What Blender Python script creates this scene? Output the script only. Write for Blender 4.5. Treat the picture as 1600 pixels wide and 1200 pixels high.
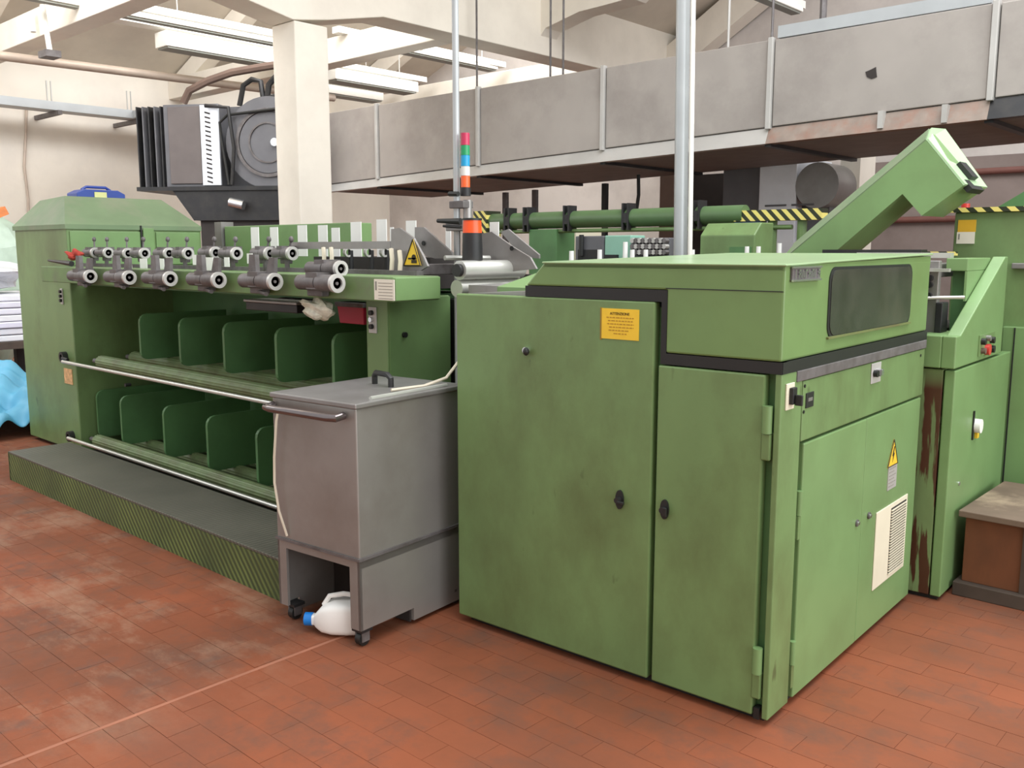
import bpy, bmesh, math, random
from mathutils import Vector, Matrix
random.seed(7)
for o in list(bpy.data.objects): bpy.data.objects.remove(o)
scene = bpy.context.scene
COL = scene.collection
R = math.radians

# ------------------------------------------------------------------ camera
FPX, EYE, PITCH, YAW = 1434.0, 1.6, R(8.33), R(47.5)
cam = bpy.data.cameras.new('camera'); cam.sensor_width = 36; cam.lens = 36*FPX/1600
cam.clip_end = 200
camo = bpy.data.objects.new('camera', cam); COL.objects.link(camo)
camo.location = (0, 0, EYE); camo.rotation_euler = (R(90)-PITCH, 0, R(90)-YAW)
scene.camera = camo

# ------------------------------------------------------------------ world and light
w = bpy.data.worlds.new('overcast'); scene.world = w; w.use_nodes = True
bg = w.node_tree.nodes['Background']; bg.inputs[0].default_value = (0.97, 0.99, 1.0, 1); bg.inputs[1].default_value = 1.0
def area(name, loc, rot, sx, sy, power, col=(.98, .99, 1)):
    l = bpy.data.lights.new(name, 'AREA'); l.shape = 'RECTANGLE'; l.size = sx; l.size_y = sy; l.energy = power; l.color = col
    o = bpy.data.objects.new(name, l); COL.objects.link(o); o.location = loc; o.rotation_euler = rot
    return o
# glazed wall of the hall on the right-hand side and the roof glazing above the aisle; the last two are added fills
area('window_light', (7.5, 3.5, 3.0), (0, R(90), 0), 4.5, 12, 640)
area('unseen_roof_light', (-.6, 4.6, 6.9), (0, R(14), 0), 5, 8, 700)
area('unseen_roof_light', (-8.55, 6.5, 6.1), (0, R(62), 0), 1.5, 11, 560)  # unseen lamp at the saw-tooth glazing, added to brighten the far bay
area('unseen_roof_light', (-11.5, .8, 5.0), (R(62), 0, 0), 6, 2.5, 260)  # fill lamp added to brighten the viewer-side faces of the rafters
vs = scene.view_settings
vs.view_transform = 'Standard'; vs.look = 'None'; vs.gamma = 1; vs.use_curve_mapping = False
vs.exposure = 0.0

# ------------------------------------------------------------------ geometry helpers
_fw = Vector((-math.cos(YAW)*math.cos(PITCH), math.sin(YAW)*math.cos(PITCH), -math.sin(PITCH)))
_rt = Vector((math.sin(YAW), math.cos(YAW), 0)); _up = _rt.cross(_fw)
def at(x, y, X=None, Y=None, z=None):
    """survey helper: the point of a measured sight line on the plane X=, Y= or z="""
    d = _fw + _rt*((x-800)/FPX) - _up*((y-600)/FPX)
    t = X/d.x if X is not None else Y/d.y if Y is not None else (z-EYE)/d.z
    return Vector((0, 0, EYE)) + d*t

class MB:
    def __init__(s): s.v = []; s.f = []
    def add(s, vs, fs):
        n = len(s.v); s.v += [tuple(p) for p in vs]; s.f += [tuple(i+n for i in f) for f in fs]; return s
    def box(s, x0, x1, y0, y1, z0, z1):
        return s.add([(x0,y0,z0),(x1,y0,z0),(x1,y1,z0),(x0,y1,z0),(x0,y0,z1),(x1,y0,z1),(x1,y1,z1),(x0,y1,z1)],
                     [(0,3,2,1),(4,5,6,7),(0,1,5,4),(1,2,6,5),(2,3,7,6),(3,0,4,7)])
    def obox(s, M, sx, sy, sz):
        m = MB().box(-sx/2, sx/2, -sy/2, sy/2, -sz/2, sz/2)
        return s.add([M @ Vector(p) for p in m.v], m.f)
    def prism(s, poly, axis, a, b):
        n = len(poly)
        g = {'x': lambda p, t: (t, p[0], p[1]), 'y': lambda p, t: (p[0], t, p[1]), 'z': lambda p, t: (p[0], p[1], t)}[axis]
        return s.add([g(p, a) for p in poly]+[g(p, b) for p in poly],
                     [tuple(range(n)), tuple(range(2*n-1, n-1, -1))]+[(i, (i+1) % n, n+(i+1) % n, n+i) for i in range(n)])
    def loft(s, rings, cap=True):
        n = len(rings[0]); vs = [p for r in rings for p in r]; fs = []
        for k in range(len(rings)-1):
            for i in range(n):
                j = (i+1) % n; fs.append((k*n+i, k*n+j, (k+1)*n+j, (k+1)*n+i))
        if cap: fs += [tuple(range(n)), tuple(range(len(vs)-1, len(vs)-n-1, -1))]
        return s.add(vs, fs)
    @staticmethod
    def frame(d):
        d = Vector(d).normalized(); a = Vector((0,0,1)) if abs(d.z) < .9 else Vector((1,0,0))
        u = d.cross(a).normalized(); return u, d.cross(u).normalized()
    def cyl(s, p0, p1, r0, r1=None, n=16):
        r1 = r0 if r1 is None else r1; p0 = Vector(p0); p1 = Vector(p1); u, v = MB.frame(p1-p0)
        ring = lambda p, r: [p+u*(r*math.cos(2*math.pi*i/n))+v*(r*math.sin(2*math.pi*i/n)) for i in range(n)]
        return s.loft([ring(p0, r0), ring(p1, r1)])
    def pipe(s, p0, p1, ro, ri, n=18):
        p0 = Vector(p0); p1 = Vector(p1); u, v = MB.frame(p1-p0)
        ring = lambda p, r: [p+u*(r*math.cos(2*math.pi*i/n))+v*(r*math.sin(2*math.pi*i/n)) for i in range(n)]
        s.loft([ring(p0, ri), ring(p0, ro), ring(p1, ro), ring(p1, ri), ring(p0, ri)], cap=False)
        return s
    def tube(s, pts, r, n=8):
        pts = [Vector(p) for p in pts]; rings = []
        for i, p in enumerate(pts):
            d = (pts[min(i+1, len(pts)-1)]-pts[max(i-1, 0)]); u, v = MB.frame(d)
            if rings:
                u = (pu - d.normalized()*pu.dot(d.normalized())).normalized(); v = d.normalized().cross(u)
            pu = u
            rings.append([p+u*(r*math.cos(2*math.pi*k/n))+v*(r*math.sin(2*math.pi*k/n)) for k in range(n)])
        return s.loft(rings)
    def ell(s, c, rx, ry, rz, n=12, m=8):
        vs = []; fs = []
        for j in range(m+1):
            t = math.pi*j/m
            for i in range(n):
                a = 2*math.pi*i/n; vs.append((c[0]+rx*math.sin(t)*math.cos(a), c[1]+ry*math.sin(t)*math.sin(a), c[2]+rz*math.cos(t)))
        for j in range(m):
            for i in range(n):
                k = (i+1) % n; fs.append((j*n+i, j*n+k, (j+1)*n+k, (j+1)*n+i))
        return s.add(vs, fs)
    def build(s, name, m, parent=None, world=False, smooth=False, bevel=0, label=None, kind=None):
        vs = [Vector(p) for p in s.v]
        if parent is not None and world:
            loc, rz = Vector((0,0,0)), 0
            inv = inv_of(parent); vs = [inv @ p for p in vs]
        off = Vector((0,0,0))
        if parent is None:
            xs = [p.x for p in vs]; ys = [p.y for p in vs]; zs = [p.z for p in vs]
            off = Vector(((min(xs)+max(xs))/2, (min(ys)+max(ys))/2, min(zs))); vs = [p-off for p in vs]
        me = bpy.data.meshes.new(name); me.from_pydata(vs, [], s.f)
        b = bmesh.new(); b.from_mesh(me)
        bmesh.ops.remove_doubles(b, verts=b.verts, dist=1e-6)
        bmesh.ops.recalc_face_normals(b, faces=b.faces); b.to_mesh(me); b.free()
        me.materials.append(m)
        if smooth:
            for p in me.polygons: p.use_smooth = True
            try: me.set_sharp_from_angle(angle=R(40))
            except Exception: pass
        o = bpy.data.objects.new(name, me); COL.objects.link(o); o.location = off
        if parent is not None: o.parent = parent
        if bevel:
            md = o.modifiers.new('bevel', 'BEVEL'); md.width = bevel; md.segments = 2; md.limit_method = 'ANGLE'
        if label: o['label'] = label
        if kind: o['kind'] = kind
        return o

def mat_of(o):
    return Matrix.Translation(o.location) @ o.rotation_euler.to_matrix().to_4x4()
def inv_of(o):
    M = mat_of(o); p = o.parent
    while p: M = mat_of(p) @ M; p = p.parent
    return M.inverted()
def tag(o, label, cat, group=None):
    o['label'] = label; o['category'] = cat
    if group: o['group'] = group
    return o
def thing(name, label, cat, loc=(0,0,0), rz=0, group=None):
    o = bpy.data.objects.new(name, None); COL.objects.link(o); o.empty_display_size = .1
    o.location = loc; o.rotation_euler = (0, 0, rz); return tag(o, label, cat, group)
def struct(o, label=None):
    o['kind'] = 'structure'
    if label: o['label'] = label
    return o
def text(s, size, m, parent, M, name='lettering', depth=.0006, world=False):
    cu = bpy.data.curves.new('t', 'FONT'); cu.body = s; cu.size = size; cu.align_x = 'CENTER'; cu.align_y = 'CENTER'; cu.extrude = depth
    to = bpy.data.objects.new('t', cu); COL.objects.link(to)
    me = bpy.data.meshes.new_from_object(to.evaluated_get(bpy.context.evaluated_depsgraph_get()))
    bpy.data.objects.remove(to); me.transform(inv_of(parent) @ M if world else M); me.materials.clear(); me.materials.append(m)
    o = bpy.data.objects.new(name, me); COL.objects.link(o); o.parent = parent; return o

# ------------------------------------------------------------------ materials
def srgb(r, g, b):
    f = lambda c: (c/255/12.92) if c/255 <= .04045 else ((c/255+.055)/1.055)**2.4
    return (f(r), f(g), f(b))
def mk(name, col, rough=.5, metal=0., var=.12, scale=5., grime=None, gamt=0., gscale=2.5, stretch=(1,1,1), bump=0., bscale=60., coord='pos', trans=0., spec=.5, scr=0.):
    m = bpy.data.materials.new(name); m.use_nodes = True; nt = m.node_tree; N = nt.nodes; L = nt.links
    bs = N['Principled BSDF']; bs.inputs['Roughness'].default_value = rough; bs.inputs['Metallic'].default_value = metal
    bs.inputs['Specular IOR Level'].default_value = spec
    if trans: bs.inputs['Transmission Weight'].default_value = trans
    g = N.new('ShaderNodeNewGeometry'); mp = N.new('ShaderNodeMapping'); mp.inputs['Scale'].default_value = stretch
    L.new(g.outputs['Position'], mp.inputs['Vector'])
    n1 = N.new('ShaderNodeTexNoise'); n1.inputs['Scale'].default_value = scale; n1.inputs['Detail'].default_value = 5; L.new(mp.outputs[0], n1.inputs['Vector'])
    r1 = N.new('ShaderNodeMapRange'); r1.inputs['From Min'].default_value = .3; r1.inputs['From Max'].default_value = .7
    r1.inputs['To Min'].default_value = 1-var; r1.inputs['To Max'].default_value = 1+var; L.new(n1.outputs['Fac'], r1.inputs['Value'])
    mul = N.new('ShaderNodeMix'); mul.data_type = 'RGBA'; mul.blend_type = 'MULTIPLY'; mul.inputs['Factor'].default_value = 1
    mul.inputs['A'].default_value = (*col, 1); L.new(r1.outputs[0], mul.inputs['B'])
    out = mul.outputs['Result']
    if grime:
        n2 = N.new('ShaderNodeTexNoise'); n2.inputs['Scale'].default_value = gscale; n2.inputs['Detail'].default_value = 8; n2.inputs['Roughness'].default_value = .65
        L.new(mp.outputs[0], n2.inputs['Vector'])
        r2 = N.new('ShaderNodeMapRange'); r2.inputs['From Min'].default_value = .45; r2.inputs['From Max'].default_value = .75; r2.inputs['To Max'].default_value = gamt
        L.new(n2.outputs['Fac'], r2.inputs['Value'])
        mx = N.new('ShaderNodeMix'); mx.data_type = 'RGBA'; mx.inputs['B'].default_value = (*grime, 1)
        L.new(r2.outputs[0], mx.inputs['Factor']); L.new(out, mx.inputs['A']); out = mx.outputs['Result']
    if scr:
        mp2 = N.new('ShaderNodeMapping'); mp2.inputs['Scale'].default_value = (7, 7, 3.2); mp2.inputs['Rotation'].default_value = (0, R(12), 0); L.new(g.outputs['Position'], mp2.inputs['Vector'])
        n4 = N.new('ShaderNodeTexNoise'); n4.inputs['Scale'].default_value = 2.2; n4.inputs['Detail'].default_value = 3; L.new(mp2.outputs[0], n4.inputs['Vector'])
        r4 = N.new('ShaderNodeMapRange'); r4.inputs['From Min'].default_value = .7; r4.inputs['From Max'].default_value = .78; r4.inputs['To Max'].default_value = scr; L.new(n4.outputs['Fac'], r4.inputs['Value'])
        mx = N.new('ShaderNodeMix'); mx.data_type = 'RGBA'; mx.inputs['B'].default_value = (*srgb(62, 68, 40), 1); L.new(r4.outputs[0], mx.inputs['Factor']); L.new(out, mx.inputs['A']); out = mx.outputs['Result']
    L.new(out, bs.inputs['Base Color'])
    if bump:
        n3 = N.new('ShaderNodeTexNoise'); n3.inputs['Scale'].default_value = bscale; n3.inputs['Detail'].default_value = 3; L.new(g.outputs['Position'], n3.inputs['Vector'])
        bp = N.new('ShaderNodeBump'); bp.inputs['Strength'].default_value = bump; bp.inputs['Distance'].default_value = .01
        L.new(n3.outputs['Fac'], bp.inputs['Height']); L.new(bp.outputs[0], bs.inputs['Normal'])
    return m
GRIME = srgb(70, 66, 40)
M = {}
M['green'] = mk('green_paint', srgb(111, 139, 88), .42, var=.09, scale=3, grime=srgb(82, 88, 52), gamt=.75, gscale=2.2, stretch=(1,1,.55), bump=.03, scr=.6)
M['green_hood'] = mk('green_paint_hood', srgb(110, 139, 84), .4, var=.07, scale=4, grime=srgb(96, 112, 62), gamt=.5, gscale=1.8)
M['green_light'] = mk('green_paint_lit', srgb(117, 149, 96), .42, var=.06, scale=3, grime=srgb(98, 118, 72), gamt=.45)  # same green paint, with side light put into the lighter tone
M['green_dark'] = mk('green_paint_inner', srgb(84, 126, 78), .5, var=.1, scale=3, grime=srgb(62, 88, 56), gamt=.5)
M['green_dusty'] = mk('dusty_green_paint', srgb(112, 134, 100), .6, var=.1, scale=4, grime=srgb(134, 136, 116), gamt=.75, gscale=3)
M['roller'] = mk('roller_green', srgb(112, 132, 88), .55, var=.15, scale=12, grime=srgb(96, 92, 66), gamt=.8, gscale=5)
M['black'] = mk('black_rubber', srgb(30, 31, 30), .5, var=.1)
M['blackm'] = mk('black_metal', srgb(38, 38, 40), .45, metal=.2, var=.15, grime=srgb(70, 66, 60), gamt=.4, gscale=6)
M['steel'] = mk('dull_steel', srgb(150, 147, 145), .38, metal=.5, var=.08, scale=6, grime=srgb(106, 98, 92), gamt=.5, bump=.02)
M['steel_trolley'] = mk('trolley_steel', srgb(152, 149, 145), .38, metal=.45, var=.06, scale=5, grime=srgb(124, 116, 108), gamt=.55, gscale=2.2)
M['steel_dark'] = mk('greasy_steel', srgb(112, 108, 108), .55, metal=.3, var=.18, scale=14, grime=srgb(70, 60, 54), gamt=.7, gscale=9)
M['chrome'] = mk('chrome', srgb(214, 216, 218), .2, metal=.9, var=.05)
M['rod'] = mk('bright_rod', srgb(205, 205, 198), .3, metal=.5, var=.08)
M['galv'] = mk('galvanised_sheet', srgb(166, 159, 153), .5, metal=.2, var=.06, scale=3, grime=srgb(128, 120, 116), gamt=.6, gscale=1.6, bump=.05, bscale=3)
M['galv_edge'] = mk('galvanised_edge', srgb(188, 186, 182), .45, metal=.2, var=.1, grime=srgb(140, 132, 126), gamt=.5)
M['rust_rail'] = mk('rusted_rail', srgb(140, 126, 116), .7, var=.15, scale=9, grime=srgb(146, 96, 76), gamt=.7, gscale=7)
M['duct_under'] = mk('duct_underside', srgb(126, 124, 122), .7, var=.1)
M['concrete'] = mk('painted_concrete', srgb(236, 229, 216), .8, var=.04, scale=2, grime=srgb(210, 202, 190), gamt=.5, gscale=1.2, bump=.05, bscale=25)
M['wall'] = mk('wall_plaster', srgb(230, 223, 211), .85, var=.04, scale=1.2, grime=srgb(206, 198, 190), gamt=.6, gscale=.8)
M['wall_back'] = mk('wall_plaster_old', srgb(210, 203, 197), .85, var=.06, scale=1.0, grime=srgb(150, 140, 136), gamt=.6, gscale=.7)
M['ceiling'] = mk('ceiling_slab', srgb(212, 203, 188), .9, var=.05, scale=1.5, grime=srgb(182, 172, 160), gamt=.5, gscale=.9)
M['white'] = mk('white_plastic', srgb(240, 240, 236), .5, var=.03)
M['cream'] = mk('cream_plate', srgb(222, 216, 192), .5, var=.05)
M['paper'] = mk('paper_label', srgb(226, 220, 204), .7, var=.03)
M['yellow'] = mk('warning_yellow', srgb(236, 196, 52), .55, var=.05, scale=20)
M['ink'] = mk('printing_ink', srgb(48, 40, 16), .7, var=0.)
M['ink_soft'] = mk('small_print', srgb(176, 134, 36), .7, var=0.)
M['ink_grey'] = mk('grey_print', srgb(140, 136, 128), .7, var=0.)
M['orange'] = mk('beacon_orange', srgb(238, 84, 30), .3, var=.03)
M['red'] = mk('red_plastic', srgb(176, 40, 68), .35, var=.05)
M['estop'] = mk('emergency_red', srgb(200, 60, 56), .35, var=.05)
M['blue'] = mk('blue_plastic', srgb(44, 70, 150), .4, var=.08)
M['capblue'] = mk('cap_blue', srgb(20, 120, 204), .4, var=.05)
M['tower_red'] = mk('lens_red', srgb(186, 50, 86), .3, var=.02)
M['tower_green'] = mk('lens_green', srgb(30, 146, 92), .3, var=.02)
M['tower_blue'] = mk('lens_blue', srgb(24, 150, 200), .3, var=.02)
M['tower_clear'] = mk('lens_clear', srgb(214, 214, 210), .3, var=.02)
M['tower_orange'] = mk('lens_orange', srgb(232, 98, 46), .3, var=.02)
M['smoked'] = mk('smoked_acrylic', srgb(56, 57, 53), .2, var=.3, scale=6, grime=srgb(86, 82, 72), gamt=.5, gscale=4)
M['tarp'] = mk('blue_tarpaulin', srgb(88, 166, 200), .5, var=.06, scale=4)
M['film'] = mk('plastic_film', srgb(206, 208, 214), .25, var=.12, scale=9)
M['wood'] = mk('stained_plywood', srgb(112, 66, 40), .65, var=.25, scale=4, grime=srgb(66, 42, 26), gamt=.8, gscale=3.5, stretch=(1,1,.4))
M['wood_top'] = mk('worn_board', srgb(112, 94, 80), .75, var=.15, scale=6, grime=srgb(186, 166, 140), gamt=.9, gscale=3)
M['wood_dark'] = mk('dark_board', srgb(74, 62, 54), .75, var=.2, scale=8)
M['pallet'] = mk('orange_pallet_wood', srgb(206, 122, 68), .6, var=.12, scale=10, stretch=(1,1,4))
M['teal'] = mk('teal_cover', srgb(138, 184, 164), .5, var=.06)
M['fixture'] = mk('white_fixture', srgb(240, 238, 230), .5, var=.03)
M['fixture_under'] = mk('fixture_grille', srgb(140, 142, 134), .5, var=.05)
M['conduit'] = mk('conduit_grey', srgb(178, 182, 184), .4, metal=.3, var=.05)
M['pipe_old'] = mk('old_pipe', srgb(188, 172, 158), .5, metal=.2, var=.08)
M['cable'] = mk('cable_white', srgb(214, 204, 184), .6, var=.05)
M['sheetblue'] = mk('pale_blue_sheet', srgb(232, 236, 244), .4, metal=.2, var=.06)
M['greybox'] = mk('grey_sheet', srgb(104, 104, 108), .5, metal=.2, var=.08)
M['brown'] = mk('brown_pillar', srgb(112, 92, 82), .8, var=.1)
M['maroon'] = mk('red_pipe', srgb(124, 82, 74), .6, var=.1)
M['cloth_red'] = mk('red_cloth', srgb(172, 62, 50), .9, var=.15, scale=30)
M['bag'] = mk('crumpled_bag', srgb(232, 232, 214), .4, var=.25, scale=22)
M['lid'] = mk('hood_lid_glare', srgb(150, 176, 132), .25, var=.06, scale=3)  # paler than the hood: glare on the top put into the colour
M['beam'] = mk('greasy_green_beam', srgb(106, 136, 84), .5, var=.12, scale=6, grime=srgb(104, 100, 88), gamt=.85, gscale=4)
M['green_tube'] = mk('tube_green', srgb(82, 110, 70), .45, var=.1, scale=4, grime=srgb(70, 84, 58), gamt=.5)
M['dark_in'] = mk('dark_interior', srgb(46, 40, 38), .7, var=.2, scale=8)
M['ringm'] = mk('bright_ring', srgb(196, 194, 190), .4, metal=.35, var=.06)

def hazard_mat():
    m = bpy.data.materials.new('hazard_stripes'); m.use_nodes = True; nt = m.node_tree; N = nt.nodes; L = nt.links
    g = N.new('ShaderNodeNewGeometry'); s = N.new('ShaderNodeSeparateXYZ'); L.new(g.outputs['Position'], s.inputs[0])
    a = N.new('ShaderNodeMath'); a.operation = 'ADD'; L.new(s.outputs['X'], a.inputs[0]); L.new(s.outputs['Z'], a.inputs[1])
    b = N.new('ShaderNodeMath'); b.operation = 'PINGPONG'; b.inputs[1].default_value = .04; L.new(a.outputs[0], b.inputs[0])
    c = N.new('ShaderNodeMath'); c.operation = 'GREATER_THAN'; c.inputs[1].default_value = .02; L.new(b.outputs[0], c.inputs[0])
    mx = N.new('ShaderNodeMix'); mx.data_type = 'RGBA'; mx.inputs['A'].default_value = (*srgb(40, 46, 28), 1); mx.inputs['B'].default_value = (*srgb(226, 212, 120), 1)
    L.new(c.outputs[0], mx.inputs['Factor']); L.new(mx.outputs['Result'], N['Principled BSDF'].inputs['Base Color'])
    return m
M['hazard'] = hazard_mat()

def floor_mat(name, grout=False):
    m = bpy.data.materials.new(name); m.use_nodes = True; nt = m.node_tree; N = nt.nodes; L = nt.links; bs = N['Principled BSDF']
    g = N.new('ShaderNodeNewGeometry')
    def noise(scale, det=6, rough=.6, stretch=(1,1,1)):
        mp = N.new('ShaderNodeMapping'); mp.inputs['Scale'].default_value = stretch; L.new(g.outputs['Position'], mp.inputs[0])
        n = N.new('ShaderNodeTexNoise'); n.inputs['Scale'].default_value = scale; n.inputs['Detail'].default_value = det; n.inputs['Roughness'].default_value = rough
        L.new(mp.outputs[0], n.inputs['Vector']); return n.outputs['Fac']
    def rng(v, a, b, c=0., d=1.):
        r = N.new('ShaderNodeMapRange'); r.inputs['From Min'].default_value = a; r.inputs['From Max'].default_value = b; r.inputs['To Min'].default_value = c; r.inputs['To Max'].default_value = d
        L.new(v, r.inputs['Value']); return r.outputs[0]
    def mix(f, A, B):
        x = N.new('ShaderNodeMix'); x.data_type = 'RGBA'; L.new(f, x.inputs['Factor'])
        for k, c in (('A', A), ('B', B)):
            if isinstance(c, tuple): x.inputs[k].default_value = (*c, 1)
            else: L.new(c, x.inputs[k])
        return x.outputs['Result']
    def math_(op, a, b):
        x = N.new('ShaderNodeMath'); x.operation = op
        for i, c in enumerate((a, b)):
            if isinstance(c, (int, float)): x.inputs[i].default_value = c
            else: L.new(c, x.inputs[i])
        return x.outputs[0]
    base = mix(rng(noise(1.1), .35, .65), srgb(118, 70, 48), srgb(144, 80, 53))
    # each fired tile has its own tint
    s = N.new('ShaderNodeSeparateXYZ'); L.new(g.outputs['Position'], s.inputs[0])
    row = math_('FLOOR', math_('DIVIDE', s.outputs['Y'], .12), 0)
    colm = math_('FLOOR', math_('DIVIDE', math_('ADD', s.outputs['X'], math_('MULTIPLY', math_('FLOORED_MODULO', row, 2), .12)), .24), 0)
    cx = N.new('ShaderNodeCombineXYZ'); L.new(row, cx.inputs[0]); L.new(colm, cx.inputs[1])
    wn = N.new('ShaderNodeTexWhiteNoise'); L.new(cx.outputs[0], wn.inputs['Vector'])
    tint = N.new('ShaderNodeMix'); tint.data_type = 'RGBA'; tint.blend_type = 'MULTIPLY'; tint.inputs['Factor'].default_value = 1
    L.new(base, tint.inputs['A']); L.new(rng(wn.outputs['Value'], 0, 1, .96, 1.04), tint.inputs['B'])
    c = mix(rng(noise(2.6, 8, .7), .48, .7, 0, .8), tint.outputs['Result'], srgb(98, 72, 60))
    c = mix(rng(noise(.8, 5, .55, (1,1.6,1)), .56, .72, 0, .6), c, srgb(104, 70, 56))
    # pale cement smears where the floor was patched on the left of the joint
    left = rng(s.outputs['X'], -2.7, -3.3, 0, 1)
    c = mix(math_('MULTIPLY', left, rng(noise(1.5, 9, .7, (1, 1.8, 1)), .5, .7, 0, .85)), c, srgb(158, 126, 104))
    c = mix(math_('MULTIPLY', left, rng(noise(3.2, 8, .7, (1.6, 1, 1)), .55, .7, 0, .75)), c, srgb(92, 74, 66))
    if grout:
        d = N.new('ShaderNodeMix'); d.data_type = 'RGBA'; d.blend_type = 'MULTIPLY'; d.inputs['Factor'].default_value = 1; L.new(c, d.inputs['A']); d.inputs['B'].default_value = (.9, .89, .89, 1); c = d.outputs['Result']
    L.new(c, bs.inputs['Base Color'])
    L.new(rng(noise(3), .3, .7, .55, .8), bs.inputs['Roughness']); bs.inputs['Specular IOR Level'].default_value = .25
    bp = N.new('ShaderNodeBump'); bp.inputs['Strength'].default_value = .12; bp.inputs['Distance'].default_value = .004; L.new(noise(30, 4), bp.inputs['Height']); L.new(bp.outputs[0], bs.inputs['Normal'])
    return m
M['tile'] = floor_mat('terracotta_tile'); M['grout'] = floor_mat('tile_joint', True)

def tread_mat(name, c0, c1, sc):
    m = bpy.data.materials.new(name); m.use_nodes = True; nt = m.node_tree; N = nt.nodes; L = nt.links; bs = N['Principled BSDF']
    g = N.new('ShaderNodeNewGeometry'); mp = N.new('ShaderNodeMapping'); mp.inputs['Rotation'].default_value = (0, R(42), 0); L.new(g.outputs['Position'], mp.inputs[0])
    wv = N.new('ShaderNodeTexWave'); wv.inputs['Scale'].default_value = sc; wv.inputs['Distortion'].default_value = .4; wv.bands_direction = 'X'; L.new(mp.outputs[0], wv.inputs['Vector'])
    n = N.new('ShaderNodeTexNoise'); n.inputs['Scale'].default_value = 3; n.inputs['Detail'].default_value = 6; L.new(g.outputs['Position'], n.inputs['Vector'])
    mu = N.new('ShaderNodeMath'); mu.operation = 'MULTIPLY'; L.new(wv.outputs['Fac'], mu.inputs[0]); L.new(n.outputs['Fac'], mu.inputs[1])
    rr = N.new('ShaderNodeMapRange'); rr.inputs['From Min'].default_value = .1; rr.inputs['From Max'].default_value = .55; L.new(mu.outputs[0], rr.inputs['Value'])
    mx = N.new('ShaderNodeMix'); mx.data_type = 'RGBA'; mx.inputs['A'].default_value = (*c0, 1); mx.inputs['B'].default_value = (*c1, 1); L.new(rr.outputs[0], mx.inputs['Factor'])
    L.new(mx.outputs['Result'], bs.inputs['Base Color']); bs.inputs['Roughness'].default_value = .5; bs.inputs['Metallic'].default_value = .15
    bp = N.new('ShaderNodeBump'); bp.inputs['Strength'].default_value = .4; bp.inputs['Distance'].default_value = .004; L.new(wv.outputs['Fac'], bp.inputs['Height']); L.new(bp.outputs[0], bs.inputs['Normal'])
    return m
M['tread_front'] = tread_mat('tread_plate_riser', srgb(66, 82, 52), srgb(120, 138, 78), 9)
M['tread_top'] = tread_mat('tread_plate_top', srgb(84, 84, 74), srgb(112, 110, 98), 14)

def stain_mat():
    """green paint with a brown oil run down the panel"""
    m = mk('oil_stained_green', srgb(118, 142, 92), .45, var=.1, scale=4, grime=srgb(84, 84, 58), gamt=.6, gscale=3, stretch=(1,1,.4))
    nt = m.node_tree; N = nt.nodes; L = nt.links; bs = N['Principled BSDF']; src = bs.inputs['Base Color'].links[0].from_socket
    g = N.new('ShaderNodeNewGeometry'); s = N.new('ShaderNodeSeparateXYZ'); L.new(g.outputs['Position'], s.inputs[0])
    n = N.new('ShaderNodeTexNoise'); n.inputs['Scale'].default_value = 3.2; n.inputs['Detail'].default_value = 5
    mp = N.new('ShaderNodeMapping'); mp.inputs['Scale'].default_value = (9, 9, 1.1); mp.inputs['Location'].default_value = (.3, 0, .2); L.new(g.outputs['Position'], mp.inputs[0]); L.new(mp.outputs[0], n.inputs['Vector'])
    r = N.new('ShaderNodeMapRange'); r.inputs['From Min'].default_value = .47; r.inputs['From Max'].default_value = .53; L.new(n.outputs['Fac'], r.inputs['Value'])
    z = N.new('ShaderNodeMapRange'); z.inputs['From Min'].default_value = 1.06; z.inputs['From Max'].default_value = .98; L.new(s.outputs['Z'], z.inputs['Value'])
    mu = N.new('ShaderNodeMath'); mu.operation = 'MULTIPLY'; L.new(r.outputs[0], mu.inputs[0]); L.new(z.outputs[0], mu.inputs[1])
    mx = N.new('ShaderNodeMix'); mx.data_type = 'RGBA'; mx.inputs['B'].default_value = (*srgb(78, 46, 30), 1); L.new(mu.outputs[0], mx.inputs['Factor']); L.new(src, mx.inputs['A'])
    L.new(mx.outputs['Result'], bs.inputs['Base Color']); return m
M['stained'] = stain_mat()

# ================================================================== THE HALL
XW, YW, XG = -15.0, 12.6, -8.05      # far wall, back wall, girder face
fl = struct(MB().box(-16, 7, -5, 13, -.2, -.0016).build('floor', M['grout'], bevel=0), 'red terracotta tile floor with stains')
# terracotta tiles: the 300 nearest in view singly, the rest as one field
tl = MB().box(-.1192, .1192, -.0592, .0592, -.02, 0); tl.f = tl.f[1:]
tme = bpy.data.meshes.new('floor_tile'); tme.from_pydata(tl.v, [], tl.f); tme.materials.append(M['tile'])
cells = []
for r in range(int(-1.2/.12), int(10.2/.12)):
    for c in range(int(-15/.24), int(3/.24)):
        x = c*.24+.12-(r % 2)*.12; y = r*.12+.06
        v = Vector((x, y, 0))-Vector((0, 0, EYE)); d = v.dot(_fw)
        vis = False
        if d > .5:
            px = 800+FPX*v.dot(_rt)/d; py = 600-FPX*v.dot(_up)/d
            vis = -30 < px < 1630 and py < 1215 and not (y > 2.75 and x < -1.35)
        cells.append((0 if vis else 1, v.length, x, y))
cells.sort()
rest = MB()
for i, (h, d, x, y) in enumerate(cells):
    dz = random.uniform(-.0009, .0004)
    if h == 0 and i < 300:
        o = bpy.data.objects.new('floor_tile', tme); COL.objects.link(o); o.parent = fl
        o.location = Vector((x, y, dz))-fl.location
    else: rest.add([(a+x, b+y, k+dz) for a, b, k in tl.v], tl.f)
rest.build('floor_tile_field', M['tile'], fl, world=True, kind='stuff')
MB().box(-2.99, -2.974, -1, 2.8, -.004, .0012).build('expansion_joint', mk('joint_filler', srgb(158, 102, 78), .7, var=.15, scale=5), fl, world=True)

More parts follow.
